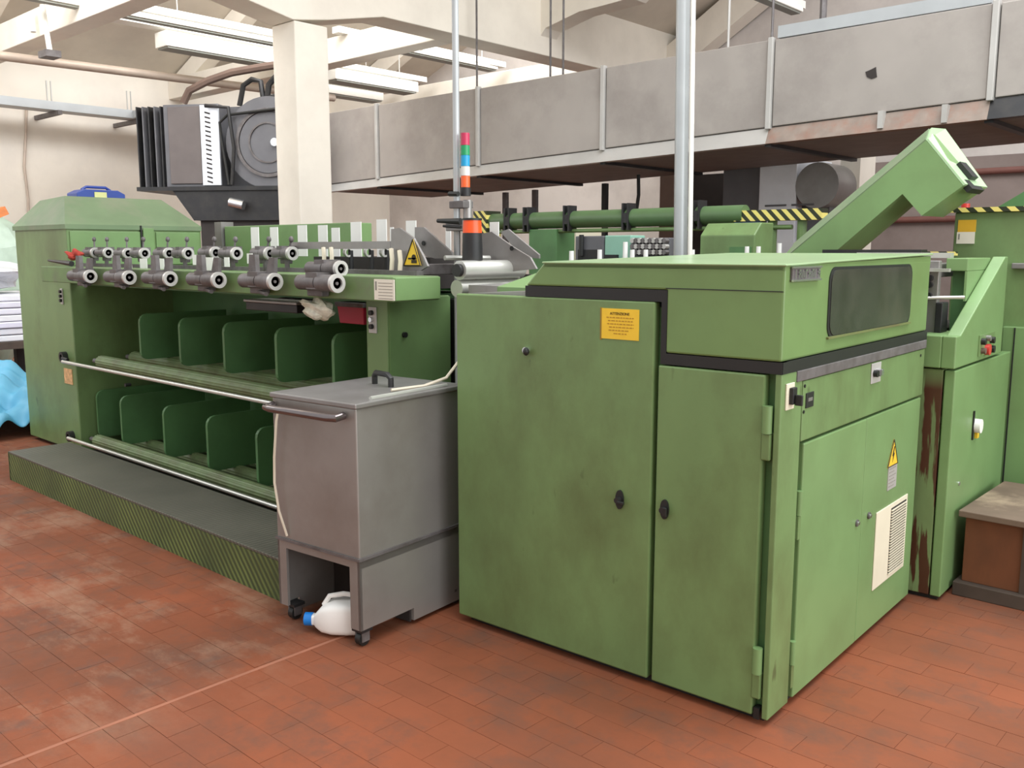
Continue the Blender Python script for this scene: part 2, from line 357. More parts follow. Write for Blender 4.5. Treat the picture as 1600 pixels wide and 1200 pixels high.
struct(MB().box(XW-.3, XW, -5, YW+.3, -.1, 4.7).build('wall_left', M['wall']), 'cream plastered far end wall')
struct(MB().box(XW-.3, 7, YW, YW+.3, -.1, 7.5).build('wall_back', M['wall_back']), 'dusty plaster wall behind the duct')
struct(MB().box(-4.5, 7, -5.3, -5, -.1, 5).build('wall_shading', M['wall']), 'unseen wall behind the viewer, added to shade front faces')  # added out of view to darken faces turned towards the viewer
# saw-tooth roof: far bay and near bay
zt = 4.35+(XG-.2-XW)*.40
struct(MB().prism([(XW-.3, 4.33), (XG-.2, zt), (XG-.2, zt+.15), (XW-.3, 4.5)], 'y', 1.0, YW+.3).build('ceiling', M['ceiling']), 'sloping roof slab over the far bay')
struct(MB().prism([(XG-.2, 4.74), (-4.2, 6.6), (-4.2, 6.75), (XG-.2, 4.92)], 'y', 3.2, YW+.3).build('ceiling', M['ceiling']), 'sloping roof slab over the near bay')
# column and girder with haunches
struct(MB().box(XG-.4, XG, 5.58, 5.985, 0, 3.86).build('trim_1', M['concrete'], bevel=.015), 'square white painted concrete column')
hz = [(1.0, 4.09), (4.3, 4.09), (5.57, 3.86), (5.995, 3.93), (6.73, 4.09), (YW, 4.09), (YW, 4.84), (1.0, 4.84)]
struct(MB().prism(hz, 'x', XG-.4, XG).build('trim_2', M['concrete'], bevel=.01), 'long haunched concrete girder over the column')
k = 3
for y in (1.7, 4.57, 7.85, 11.1):
    m = MB().box(XW, XG-.4, y, y+.28, 4.09, 4.42)
    struct(m.build(f'trim_{k}', M['concrete'], bevel=.01), ['concrete tie beam at the left edge of the view', 'concrete tie beam left of the column', 'concrete tie beam right of the column', 'last concrete tie beam above the duct'][k-3]); k += 1
for y in (1.73, 4.6, 7.9, 11.13):
    z0 = 4.33-.22
    struct(MB().prism([(XW, z0), (XG-.4, z0+(XG-.4-XW)*.4), (XG-.4, z0+.3+(XG-.4-XW)*.4), (XW, z0+.3)], 'y', y, y+.22).build(f'trim_{k}', M['concrete']),
           'inclined concrete rafter under the far roof, '+{1.73: 'outermost on the left', 4.6: 'left of the column', 7.9: 'right of the column', 11.13: 'behind the duct'}[y]); k += 1
pr = [(XG, 4.32)]+[(q.x, q.z) for q in (at(x, y, Y=9.33) for x, y in ((852, 44), (880, 30), (905, 18), (940, 9), (985, -3)))]
pr += [(-4.2, 6.25), (-4.2, 6.62), (XG, 4.85)]
struct(MB().prism(pr, 'y', 9.33, 9.65).build(f'trim_{k}', M['concrete']), 'inclined rafter with curved haunch on the girder'); k += 1
a, b = at(1085, 88, Y=12.25), at(1190, 0, Y=12.25)
sl_ = (b.z-a.z)/(b.x-a.x)
struct(MB().prism([(XG, a.z+(XG-a.x)*sl_), (-4.2, a.z+(-4.2-a.x)*sl_), (-4.2, a.z+(-4.2-a.x)*sl_+.5), (XG, a.z+(XG-a.x)*sl_+.5)], 'y', 12.25, 12.55).build(f'trim_{k}', M['concrete']), 'inclined rafter against the back wall above the duct'); k += 1
# ================================================================== LIGHT FIXTURES (switched off)
def fixture(x0, x1, y0, y1, z0, z1, label, hang=True):
    t = thing('ceiling_light', label, 'light', ((x0+x1)/2, (y0+y1)/2, z0), group='tube light fixtures hung under the roof')
    MB().box(x0, x1, y0, y1, z0+.02, z1).build('housing', M['fixture'], t, world=True, bevel=.008)
    MB().box(x0+.02, x1-.02, y0+.03, y1-.03, z0, z0+.02).build('grille', M['fixture_under'], t, world=True)
    MB().box(x0-.06, x1-.12, y0-.6, y1+.3, z1+.05, z1+.13).build('trunking', M['fixture'], t, world=True)
    for y in (y0+.25, y1-.25):
        MB().cyl(((x0+x1)/2, y, z1), ((x0+x1)/2, y, z1+.6), .008, n=6).build('suspension_wire', M['galv_edge'], t, world=True)
    return t
fixture(-11.75, -11.45, 6.0, 8.2, 4.15, 4.36, 'white boxed tube light left of the column')
fixture(-10.75, -10.6, 3.2, 7.4, 4.22, 4.3, 'slim tube light high above the boxed light')
fixture(-11.95, -11.6, 8.75, 10.4, 4.12, 4.3, 'broad tube light just right of the column')
fixture(-12.9, -12.6, 9.3, 10.5, 4.1, 4.25, 'far tube light low beside the column')
fixture(-10.2, -10.0, 8.3, 10.6, 4.3, 4.36, 'thin tube light behind the signal pole')
fixture(-5.0, -4.85, 7.5, 10.1, 4.2, 4.28, 'near tube light above the duct')
t = thing('light_bracket', 'pair of white hanger rods on the left tie beam', 'bracket', (-13.1, 4.4, 3.9))
p = at(78, 80, Y=4.3); q = at(66, 8, Y=4.3)
MB().cyl(p, q, .028).build('rod', M['fixture'], t, world=True); MB().cyl(at(52, 50, Y=4.5), at(48, 20, Y=4.5), .03).build('rod', M['fixture'], t, world=True)
MB().box(p.x-.12, p.x+.1, p.y-.08, p.y+.08, p.z-.07, p.z).build('foot_plate', M['steel_dark'], t, world=True)

# ================================================================== PIPES, TRAY, CABLES AT THE FAR END
tag(MB().cyl((-12, 2.4, 3.82), (-12, 9.0, 3.93), .055).build('heating_pipe', M['pipe_old'], smooth=True), 'long bare pipe crossing below the left tie beam', 'pipe')
t = thing('cable_tray', 'galvanised cable tray along the far wall above the fan', 'cable tray', (-14.3, 6.5, 3.55))
MB().box(-14.45, -14.15, 3.0, 9.6, 3.60, 3.615).build('tray_base', M['conduit'], t, world=True)
for x in (-14.45, -14.15): MB().box(x-.01, x+.01, 3.0, 9.6, 3.6, 3.72).build('side_rail', M['conduit'], t, world=True)
for y in (5.7, 6.9):
    MB().box(-14.99, -14.1, y-.03, y+.03, 3.54, 3.6).build('wall_bracket', M['steel_dark'], t, world=True)
    for d in (-.03, .03): MB().cyl((-14.45, y+d, 3.7), (-14.45, y+d, 4.05), .012, n=6).build('threaded_rod', M['galv_edge'], t, world=True)
MB().box(-14.14, -13.9, 6.8, 9.6, 3.6, 3.72).build('cable_trunking', M['conduit'], t, world=True, bevel=.01)
p = at(42, 165, X=-14.97); 
tag(MB().tube([at(42, 165, X=-14.96), at(40, 220, X=-14.96), at(38, 260, X=-14.96), at(44, 310, X=-14.96), at(46, 420, X=-14.96)], .018).build('wall_cable', M['pipe_old']), 'thin cable running down the cream far wall', 'cable')
# ================================================================== EXTRACTOR FAN UNIT
fo = at(330, 300, X=-10.8)
fan = thing('extractor_fan', 'grey louvred extractor fan with round casing behind the green lid', 'fan', (fo.x, fo.y, 0), R(34))
s = 1/112.0                                      # local x to the right, y away, z up; metres per photo pixel here
fx = lambda px: (px-330)*s
z0, z1 = 1.6+88*s, 1.6+202*s
MB().box(fx(262), fx(345), .02, .9, z0, z1).build('housing', M['greybox'], fan, bevel=.01)
MB().box(fx(270), fx(318), -.005, .02, z0+.04, z1-.03).build('front_panel', mk('fan_panel', srgb(104, 96, 94), .5, metal=.2, var=.08), fan, bevel=.006)
for i in range(5):
    x = fx(222+9*i); MB().prism([(x, .0), (x+.015, .0), (x+.085, .35), (x+.07, .35)], 'z', z0, z1-.02).build('louvre_blade', M['greybox'] if i % 2 else M['blackm'], fan)
MB().box(fx(221), fx(268), .34, .6, z0, z1-.02).build('louvre_back', M['dark_in'], fan)
MB().box(fx(319), fx(346), -.01, .02, z0+.02, z1-.02).build('perforated_strip', M['sheetblue'], fan)
hs = MB()
for i in range(16): 
    zz = z0+.06+i*(z1-z0-.12)/16
    hs.prism([(fx(326), zz), (fx(334), zz-.02), (fx(334), zz), (fx(326), zz+.02)], 'y', -.014, -.009)
hs.build('slot_row', M['dark_in'], fan)
cc = (fx(418), (z0+z1)/2+.02)
MB().cyl((cc[0], .0, cc[1]), (cc[0], .7, cc[1]), .56, n=40).build('round_casing', M['greybox'], fan, smooth=True)
MB().pipe((cc[0], -.03, cc[1]), (cc[0], .02, cc[1]), .42, .38, n=36).build('casing_rim', M['steel_dark'], fan, smooth=True)
MB().cyl((cc[0], -.02, cc[1]), (cc[0], .0, cc[1]), .37, n=36).build('inlet', M['greybox'], fan, smooth=True)
MB().pipe((cc[0], -.035, cc[1]), (cc[0], -.02, cc[1]), .25, .23, n=32).build('inlet_ring', M['steel_dark'], fan, smooth=True)
MB().cyl((cc[0]+.1, -.06, cc[1]), (cc[0]+.1, -.02, cc[1]), .05, n=20).build('hub', M['chrome'], fan, smooth=True)
MB().box(fx(345), fx(440), .3, .9, z0, z1).build('casing_back', M['greybox'], fan)
MB().tube([(fx(x), -.05, 1.6+(390-y)*s) for x, y in ((360, 300), (352, 240), (350, 215), (362, 205), (436, 198))], .018).build('loose_cable', M['black'], fan, smooth=True)
MB().tube([(fx(x), -.06, 1.6+(390-y)*s) for x, y in ((365, 300), (370, 250), (364, 195), (330, 192))], .025).build('bent_pipe', M['blackm'], fan, smooth=True)
MB().box(fx(222), fx(442), -.08, .95, z0-.05, z0).build('base_ledge', M['blackm'], fan)
MB().prism([(fx(275), z0-.05), (fx(442), z0-.05), (fx(442), z0-.42), (fx(305), z0-.42)], 'y', -.05, .9).build('black_hopper', M['blackm'], fan)
MB().box(fx(312), fx(440), .0, .85, 0, z0-.42).build('stand', M['dark_in'], fan)
for pts, r_, m in ((((280, 182), (290, 165), (320, 152), (355, 142), (400, 136), (436, 132)), .05, 'brown'), (((365, 188), (372, 160), (385, 152), (398, 155), (402, 188)), .035, 'blackm'), (((405, 188), (410, 160), (420, 150), (436, 146)), .04, 'blackm'), (((398, 188), (405, 180), (425, 176), (438, 178)), .045, 'blackm')):
    MB().tube([(fx(x), .25, 1.6+(390-y)*s) for x, y in pts], r_).build('bent_hose', M[m], fan, smooth=True)
MB().cyl((fx(365), -.14, z0-.2), (fx(385), -.14, z0-.24), .06).build('motor_plug', M['chrome'], fan, smooth=True)

# ================================================================== LONG SHEET-METAL DUCT
DY = 7.3
sx = [-9.9, -8.89, -7.18, -5.5, -3.77, -2.06, -.3, 1.6]
duct = thing('air_duct', 'long grey sheet metal air duct hung below the roof', 'air duct', (-4.3, 8.2, 2.5))
pb = lambda x: 2.575+.03*(x+5.2)
rb = lambda x: 2.452+.024*(x+5.2)
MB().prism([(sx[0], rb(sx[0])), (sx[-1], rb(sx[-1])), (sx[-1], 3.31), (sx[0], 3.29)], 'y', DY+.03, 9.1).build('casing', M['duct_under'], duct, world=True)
for i in range(len(sx)-1):
    a, b = sx[i]+.03, sx[i+1]-.03
    MB().prism([(a, pb(a)), (b, pb(b)), (b, 3.32), (a, 3.315)], 'y', DY, DY+.03).build('side_panel', M['galv'], duct, world=True, bevel=.006)
    rm = M['rust_rail'] if i == 4 else M['blackm'] if i == 5 else M['galv_edge']
    sec = lambda x: [(x, DY-.05, rb(x)-.01), (x, DY+.05, rb(x)-.01), (x, DY+.05, pb(x)-.008), (x, DY+.01, pb(x)-.008)]
    MB().loft([sec(sx[i]), sec(sx[i+1])]).build('bottom_rail', rm, duct, world=True)
for i, x in enumerate(sx[1:-1]):
    MB().box(x-.022, x+.022, DY-.03, DY+.03, pb(x)-.02, 3.335).build('flange', M['galv_edge'], duct, world=True, bevel=.005)
    MB().box(x-.03, x+.03, DY, 9.1, rb(x)-.03, rb(x)).build('under_flange', M['blackm'], duct, world=True)
MB().box(-3.72, -2.1, DY+.0, DY+.06, 3.325, 3.42).build('top_rail', M['conduit'], duct, world=True)
c = at(1362, 115, Y=DY-.004)
MB().prism([(c.x-.05, c.z+.018), (c.x-.01, c.z+.03), (c.x+.03, c.z+.045), (c.x+.036, c.z+.0), (c.x+.042, c.z-.03), (c.x+.0, c.z-.04), (c.x-.035, c.z-.022)], 'y', DY-.006, DY-.001).build('torn_hole', M['dark_in'], duct, world=True)
for i in range(2):
    c = at(1372+100*i, 183, Y=DY-.1)
    MB().box(c.x-.02, c.x+.02, DY-.06, DY+.0, 2.52, 2.65).build('rail_clip', M['galv_edge'], duct, world=True)
for x, y1 in ((745, 62), (860, 90), (880, 95), (1137, 0), (1205, 0), (1283, 0)):
    c = at(x, 90, Y=8.0); MB().cyl((c.x, 8.0, 3.33), (c.x, 8.0, 5.0), .012 if x != 1283 else .03, n=6).build('hanger_rod', M['steel_dark'] if x != 1137 else M['galv_edge'], duct, world=True)

# ================================================================== NEAR POLES
c = at(1063, 400, Y=5.0)
t = thing('conduit_pole', 'pale blue-grey conduit pole behind the green hood', 'pole', (c.x, c.y, 0))
top = at(1068, 0, Y=5.0)
dx = (top.x-c.x)/(top.z-c.z)
MB().cyl((c.x-dx*c.z, 5, 0), (c.x+dx*4.5, 5, 5.9), .042, n=20).build('conduit', M['conduit'], t, world=True, smooth=True)
MB().cyl((c.x+.082-dx*c.z, 4.98, 0), (c.x+.082+dx*4.5, 4.98, 5.9), .015, n=10).build('thin_pipe', M['fixture'], t, world=True, smooth=True)
for z in (1.2, 3.6): MB().box(c.x-.05, c.x+.1, 4.94, 5.02, z, z+.03).build('pipe_clip', M['conduit'], t, world=True)

t = thing('signal_pole', 'tall thin metal pole carrying the signal lamps', 'pole', (-3.28, 3.2, 0))
MB().cyl((-3.30, 3.2, 0), (-3.30, 3.2, 5.8), .0165, n=14).build('tube', M['conduit'], t, world=True, smooth=True)
MB().cyl((-3.245, 3.22, 0), (-3.245, 3.22, 1.84), .022, n=14).build('support_tube', M['steel'], t, world=True, smooth=True)
MB().box(-3.325, -3.225, 3.17, 3.24, 1.80, 1.835).build('clamp', M['steel_dark'], t, world=True, bevel=.004)
MB().cyl(at(702, 303, Y=3.15), at(716, 303, Y=3.15), .012, n=8).build('clamp_screw', M['black'], t, world=True)
MB().cyl(at(684, 345, Y=3.14), at(720, 346, Y=3.14), .010, .016, n=8).build('clamp_lever', M['black'], t, world=True)
MB().cyl(at(693, 353, Y=3.14), at(720, 355, Y=3.14), .007, n=8).build('clamp_screw', M['blackm'], t, world=True)
MB().box(-3.33, -3.21, 3.15, 3.25, 1.69, 1.75).build('clamp', M['steel'], t, world=True, bevel=.004)
c = at(727, 250, Y=3.2)
t = thing('signal_tower', 'stacked signal lamp with red, green, blue, clear and orange lenses', 'signal lamp', (c.x, 3.2, 1.84))
z = at(727, 208, Y=3.2).z
for nm, h in (('tower_red', .058), ('tower_green', .047), ('tower_blue', .052), ('tower_clear', .045), ('tower_orange', .055)):
    MB().cyl((c.x, 3.2, z-h+.001), (c.x, 3.2, z), .022, n=20).build('lens', M[nm], t, world=True, smooth=True, label={'tower_red': 'red lens', 'tower_green': 'green lens', 'tower_blue': 'blue lens', 'tower_clear': 'clear lens', 'tower_orange': 'orange lens'}[nm]); z -= h
MB().cyl((c.x, 3.2, z-.04), (c.x, 3.2, z), .026, n=20).build('base', M['blackm'], t, world=True, smooth=True)
c = at(738, 372, Y=3.12)
t = thing('beacon', 'orange warning beacon on a black base', 'beacon', (c.x, 3.12, 1.5))
zz = [at(738, y, Y=3.12).z for y in (341, 364, 412)]
MB().cyl((c.x, 3.12, zz[1]), (c.x, 3.12, zz[0]-.01), .046, .043, n=24).build('lens', M['orange'], t, world=True, smooth=True, label='orange lens')
MB().cyl((c.x, 3.12, zz[0]-.01), (c.x, 3.12, zz[0]), .046, n=24).build('cap', M['black'], t, world=True, smooth=True)
MB().cyl((c.x, 3.12, zz[2]), (c.x, 3.12, zz[1]), .05, .046, n=24).build('base', M['blackm'], t, world=True, smooth=True)

# ================================================================== FRONT MACHINE CABINET (local: x along the front, y away, z up)
CAB = (-1.324, 2.719, 0); CR = R(2.4)
cab = thing('machine_cabinet', 'large green steel machine cabinet with dark hood window, nearest the viewer', 'cabinet', CAB, CR)
MB().prism([(-1.40, .03), (-.03, .03), (-.03, 1.2), (-.46, 1.2), (-.46, 1.40), (-1.40, 1.40)], 'y', .035, 1.5).build('body', M['green_dark'], cab)
MB().box(-1.39, -.03, .04, 1.5, 0, .03).build('plinth', M['black'], cab)
dl = MB().box(-1.425, -.472, -.004, .034, .03, 1.42).build('front_door', M['green'], cab, bevel=.006, label='tall front door with yellow notice')
dr = MB().box(-.453, -.055, -.004, .034, .03, 1.2).build('front_door', M['green'], cab, bevel=.006, label='narrow front door with two hinges')
def door_latch(x, z, par):
    h = MB().loft([[(x+.017*math.cos(a), y, z+.036*math.sin(a)) for a in [2*math.pi*i/20 for i in range(20)]] for y in (-.004, -.012)]).build('latch', M['black'], par, smooth=True)
    MB().cyl((x, -.012, z), (x, -.03, z), .011).build('latch_hub', M['blackm'], h, smooth=True)
    return h
door_latch(-.601, .69, dl); door_latch(-.411, .688, dr)
MB().box(-.408, -.392, -.03, -.022, .665, .70).build('latch_lever', M['black'], dr, bevel=.003)
MB().box(-.598, -.57, -.034, -.022, .678, .69).build('latch_lever', M['black'], dl, bevel=.003)
h = MB().cyl((-1.044, -.004, 1.211), (-1.044, -.02, 1.211), .013).build('lock_knob', M['chrome'], dl, smooth=True)
MB().ell((-1.034, -.024, 1.208), .013, .012, .016).build('lock_lever', M['black'], dl, smooth=True)
MB().box(-.70, -.692, -.006, -.003, 1.275, 1.392).build('sign_edge_strip', mk('sign_edge', srgb(150, 120, 40), .6), dl)  # darker ochre strip along the left edge of the notice
sg = MB().box(-.693, -.534, -.0065, -.0045, 1.28, 1.39).build('warning_notice', M['yellow'], dl, label='yellow ATTENZIONE notice')
FM = lambda x, z, y=-.007: Matrix.Translation((x, y, z)) @ Matrix.Rotation(R(90), 4, 'X')
text('ATTENZIONE', .0135, M['ink'], dl, FM(-.615, 1.372))
ln = MB()
for i, (a, b) in enumerate(((-.672, -.556), (-.665, -.56), (-.668, -.555), (-.66, -.556), (-.662, -.575), (-.64, -.585))):
    z = 1.358-.0115*i; x = a
    while x < b:
        wd = random.uniform(.006, .016); ln.box(x, min(x+wd, b), -.0072, -.0064, z-.002, z+.0018); x += wd+.0035
ln.build('small_print', M['ink_soft'], dl)
# corner post, hinges
MB().box(-.022, .0, .0, .168, .026, 1.205).build('corner_post', M['green'], cab, bevel=.004)
for z in (1.01, .185):
    g = MB().cyl((-.042, -.004, z+.0), (-.042, -.004, z+.09), .0165, n=16).build('hinge', M['green_light'], cab, smooth=True)
    MB().box(-.058, -.028, -.008, .03, z-.09, z-.002).build('hinge_leaf', M['green'], cab, bevel=.004)
MB().box(-.05, -.03, -.002, .03, .02, .06).build('hinge_foot', M['black'], cab)
# hood
hood = MB().prism([(-1.054, 1.463), (-1.04, 1.476), (-.965, 1.552), (-.003, 1.552), (-.003, 1.245), (-.425, 1.245), (-.425, 1.463)], 'y', -.003, 1.52).build('hood', M['green_hood'], cab, bevel=.007)
MB().prism([(-.003, 1.535), (-.003, 1.548), (1.52, 1.572), (1.52, 1.535)], 'x', -.962, -.0035).build('hood_top', M['green_hood'], cab)
MB().prism([(-.01, 1.548), (-.01, 1.555), (1.53, 1.584), (1.53, 1.576)], 'x', -.97, .004).build('hood_lid', M['lid'], cab, bevel=.004)
MB().box(-.43, -.006, -.0045, 0, 1.467, 1.470).build('hood_seam', M['black'], hood)
MB().prism([(-1.056, 1.421), (-.446, 1.421), (-.446, 1.205), (.0, 1.205), (.0, 1.243), (-.424, 1.243), (-.424, 1.462), (-1.056, 1.462)], 'y', -.002, .05).build('front_gasket', M['black'], cab)
MB().box(-.03, .002, .002, 1.52, 1.205, 1.243).build('side_gasket', M['black'], cab)
MB().box(-.04, .005, .115, 1.515, 1.168, 1.205).build('grey_channel', M['steel_dark'], cab, bevel=.003)
# window, plate
def rrect(y0, y1, z0, z1, r):
    pts = []
    for cy, cz, a0 in ((y1-r, z1-r, 0), (y0+r, z1-r, 90), (y0+r, z0+r, 180), (y1-r, z0+r, 270)):
        for i in range(6): a = R(a0+18*i); pts.append((cy+r*math.cos(a), cz+r*math.sin(a)))
    return pts
MB().prism(rrect(.36, 1.265, 1.292, 1.541, .05), 'x', -.004, .0005).build('window_gasket', M['black'], hood)
MB().prism(rrect(.375, 1.25, 1.302, 1.531, .045), 'x', -.004, .003).build('window_pane', M['smoked'], hood, label='smoked acrylic window')
MB().prism(rrect(.36, 1.265, 1.292, 1.30, .003), 'x', -.004, .006).build('rusty_sill', mk('sill_stain', srgb(104, 116, 66), .6, grime=srgb(100, 78, 54), gamt=.7, gscale=6), hood)
pl = MB().box(-.003, .006, .035, .262, 1.500, 1.545).build('name_plate', M['steel_dark'], hood, bevel=.002, label='chrome maker plate, worn')
for z in (1.499, 1.541): MB().box(.004, .010, .032, .265, z, z+.006).build('plate_edge', M['chrome'], pl)
st = MB(); y = .05; random.seed(3)
for i in range(8):                                # worn raised letters, no longer readable
    st.box(.006, .010, y, y+.005, 1.509, 1.537)
    if i % 2: st.box(.006, .010, y, y+.017, 1.531, 1.537)
    if i % 3: st.box(.006, .010, y+.013, y+.018, 1.511, 1.53)
    if i % 3 == 1: st.box(.006, .010, y, y+.017, 1.52, 1.525)
    y += .026
st.build('worn_letters', M['chrome'], pl)
# upper side panel and its controls
up = MB().box(-.03, .0, .176, 1.512, .958, 1.165).build('control_panel', M['green'], cab, bevel=.004)
pp = MB().box(0, .006, .03, .092, 1.085, 1.172).build('switch_plate', M['cream'], cab, bevel=.002)
MB().box(.006, .02, .048, .082, 1.103, 1.158).build('main_switch', M['black'], pp, bevel=.003)
MB().box(.02, .045, .06, .072, 1.10, 1.135).build('switch_lever', M['black'], pp, bevel=.003)
pp = MB().box(0, .004, .198, .262, 1.07, 1.122).build('meter', M['black'], up, bevel=.002)
MB().box(.004, .005, .212, .248, 1.092, 1.104).build('meter_scale', M['steel'], pp)
pp = MB().box(0, .004, .825, .932, 1.082, 1.162).build('button_plate', M['galv_edge'], up, bevel=.002)
for y, m in ((.852, 'black'), (.88, 'steel_dark'), (.906, 'chrome')):
    MB().cyl((.004, y, 1.122), (.02, y, 1.122), .0135).build('push_button', M[m], pp, smooth=True)
for y, z in ((.185, 1.148), (.185, 1.06), (1.45, 1.14)): MB().cyl((0, y, z), (.003, y, z), .006, n=8).build('screw', M['black'], up)
# side doors
MB().box(-.05, -.03, .16, 1.5, .03, .96).build('door_jamb', M['green_dark'], cab)
d1 = MB().box(-.03, .0, .205, .817, .028, .948).build('side_door', M['green_light'], cab, bevel=.005, label='side door with hinges')
d2 = MB().box(-.03, -.001, .820, 1.500, .028, .948).build('side_door', M['green_light'], cab, bevel=.004, label='side door with louvred vent')
for z in (.70, .16):
    MB().cyl((-.002, .19, z), (-.002, .19, z+.085), .012, n=12).build('hinge', M['green_light'], d1, smooth=True)
    MB().box(-.02, .003, .178, .2, z-.085, z-.002).build('hinge_leaf', M['green'], d1)
for y, d in ((.76, d1), (.894, d2)):
    q = MB().cyl((0, y, .54), (.006, y, .54), .014).build('lock', M['steel_dark'], d, smooth=True); MB().cyl((.006, y, .54), (.012, y, .54), .007).build('lock_core', M['chrome'], q, smooth=True)
def tri_sign(y, z, h, par, x=.0):
    a = h*.56
    t_ = MB().prism([(y-a, z-h/2), (y+a, z-h/2), (y, z+h/2)], 'x', x, x+.002).build('warning_triangle', M['yellow'], par, label='yellow warning triangle')
    bt = MB()
    for p, q in (((-a, -h/2), (a, -h/2)), ((a, -h/2), (0, h/2)), ((0, h/2), (-a, -h/2))):
        P = Vector((x+.0022, y+p[0]*.97, z+p[1]*.97)); Q = Vector((x+.0022, y+q[0]*.97, z+q[1]*.97)); bt.cyl(P, Q, .0022, n=4)
    bt.build('border', M['ink'], t_)
    MB().prism([(y+.004, z+h*.22), (y-.014, z-h*.12), (y-.003, z-h*.1), (y-.008, z-h*.36), (y+.016, z-h*.02), (y+.004, z-h*.04), (y+.014, z+h*.22)], 'x', x+.002, x+.003).build('bolt_symbol', M['ink'], t_)
tri_sign(1.155, .755, .115, d2)
pp = MB().box(-.001, .002, 1.105, 1.215, .598, .702).build('data_plate', M['galv_edge'], d2, label='grey data plate')
ln = MB()
for i in range(6): ln.box(.002, .0026, 1.115, 1.2-.02*(i % 2), .69-.015*i-.004, .69-.015*i)
ln.build('small_print', M['ink_grey'], pp)
vp = MB().box(-.001, .004, .985, 1.385, .195, .53).build('vent_frame', M['cream'], d2, bevel=.002)
MB().box(.004, .005, 1.165, 1.365, .215, .51).build('vent_opening', M['dark_in'], vp)
sl = MB()
for i in range(24):
    z = .217+i*.0122
    sl.prism([(1.165, z), (1.365, z+.0), (1.365, z+.0042), (1.165, z+.0042)], 'x', .005, .010)
sl.build('vent_slats', M['cream'], vp, kind='stuff')
# inner deck left of the hood
MB().prism([(-1.40, 1.412), (-1.05, 1.412), (-1.05, 1.44), (-1.40, 1.42)], 'y', .04, .9).build('deck_plate', M['steel'], cab)
MB().prism([(.55, 1.50), (.25, 1.44), (.25, 1.415), (.55, 1.45)], 'x', -1.42, -.99).build('deck_guard', M['green_light'], cab)

# ================================================================== SIDE DRAFTING UNIT (same local frame, behind the cabinet)
un = thing('drafting_unit', 'green drafting unit with sloping cheek and oil stains beside the cabinet', 'machine', CAB, CR)
MB().box(-.6, .066, 1.575, 2.62, .02, 1.07).build('body', M['stained'], un, bevel=.004)
MB().box(-.58, .1, 1.59, 2.6, 0, .03).build('plinth', M['black'], un)
sp = MB().box(.072, .117, 1.572, 2.62, .02, 1.068).build('side_panel', M['green_light'], un, bevel=.005)
MB().prism([(1.55, 1.078), (2.40, 1.078), (2.40, 1.565), (2.345, 1.565), (1.62, 1.222), (1.55, 1.222)], 'x', .058, .117).build('cheek', M['green_light'], un, bevel=.005)
MB().box(-.05, .058, 1.548, 1.86, 1.078, 1.222).build('front_ledge', M['green_light'], un, bevel=.005)
MB().box(-.60, -.05, 1.6, 2.6, 1.07, 1.22).build('bed', M['dark_in'], un)
MB().box(-.05, .055, 1.83, 2.6, 1.07, 1.15).build('bed', M['green_dark'], un)
# parts showing in the open throat
MB().box(-.085, -.02, 1.72, 1.76, 1.2, 1.55).build('bearing_stand', M['steel'], un, bevel=.004)
MB().box(-.11, -.085, 1.70, 1.78, 1.2, 1.4).build('guide_block', mk('rusty_guide', srgb(110, 74, 54), .6), un)
MB().box(-.02, .01, 1.70, 1.80, 1.2, 1.36).build('guide_block', M['blackm'], un, bevel=.004)
for z, y in ((1.25, 1.68), (1.27, 1.66)): MB().cyl((-.1+y-1.66, y, z), (-.1+y-1.66, y-.02, z), .013).build('bolt_head', M['chrome'], un, smooth=True)
MB().cyl((-.06, 1.7, 1.38), (.085, 1.76, 1.385), .008).build('cross_rod', M['rod'], un, smooth=True)
MB().box(-.09, .03, 1.69, 1.72, 1.50, 1.515).build('cross_bar', M['rod'], un)
for z in (1.44, 1.39, 1.47): MB().cyl((-.055, 1.72, z), (-.055, 1.70, z), .014).build('bolt_head', M['blackm'], un, smooth=True)
MB().box(-.02, .045, 1.95, 2.5, 1.15, 1.50).build('inner_wall', M['green_dark'], un)
MB().box(-.04, .055, 1.9, 2.32, 1.5, 1.56).build('guard_block', M['green_light'], un, bevel=.004)
MB().box(.045, .055, 1.9, 2.32, 1.36, 1.5).build('guard_side', M['green_light'], un)
MB().box(-.65, -.06, 1.6, 2.3, 1.47, 1.535).build('steel_table', M['steel'], un, bevel=.004)
MB().box(-.5, -.05, 2.0, 2.06, 1.56, 1.585).build('feed_bar', M['rod'], un)
MB().box(-.7, -.2, 2.05, 2.15, 1.55, 1.6).build('feed_bar', M['blackm'], un)
MB().box(-.28, -.1, 2.3, 2.32, 1.57, 1.59).build('feed_bar', M['hazard'], un)
# knob and buttons on the side panel
q = MB().cyl((.117, 1.967, .765), (.15, 1.967, .765), .034).build('rotary_switch', M['white'], sp, smooth=True)
MB().box(.118, .13, 1.985, 2.02, .70, .75).build('switch_flag', M['yellow'], sp)
MB().box(.118, .124, 1.93, 1.945, .70, .84).build('switch_shaft', M['black'], sp)
MB().cyl((.117, 1.76, .52), (.122, 1.76, .52), .01).build('lock', M['chrome'], sp, smooth=True)
pp = MB().box(.117, .122, 1.93, 2.22, 1.10, 1.20).build('button_panel', M['green'], un)
for y, z, m, r_ in ((1.97, 1.17, 'blackm', .016), (2.06, 1.18, 'steel', .014), (2.14, 1.165, 'blackm', .016), (2.06, 1.125, 'estop', .027), (1.98, 1.125, 'wood_top', .014), (2.15, 1.12, 'black', .018)):
    MB().cyl((.122, y, z), (.142, y, z), r_).build('push_button', M[m], pp, smooth=True, label='red emergency stop' if m == 'estop' else None)

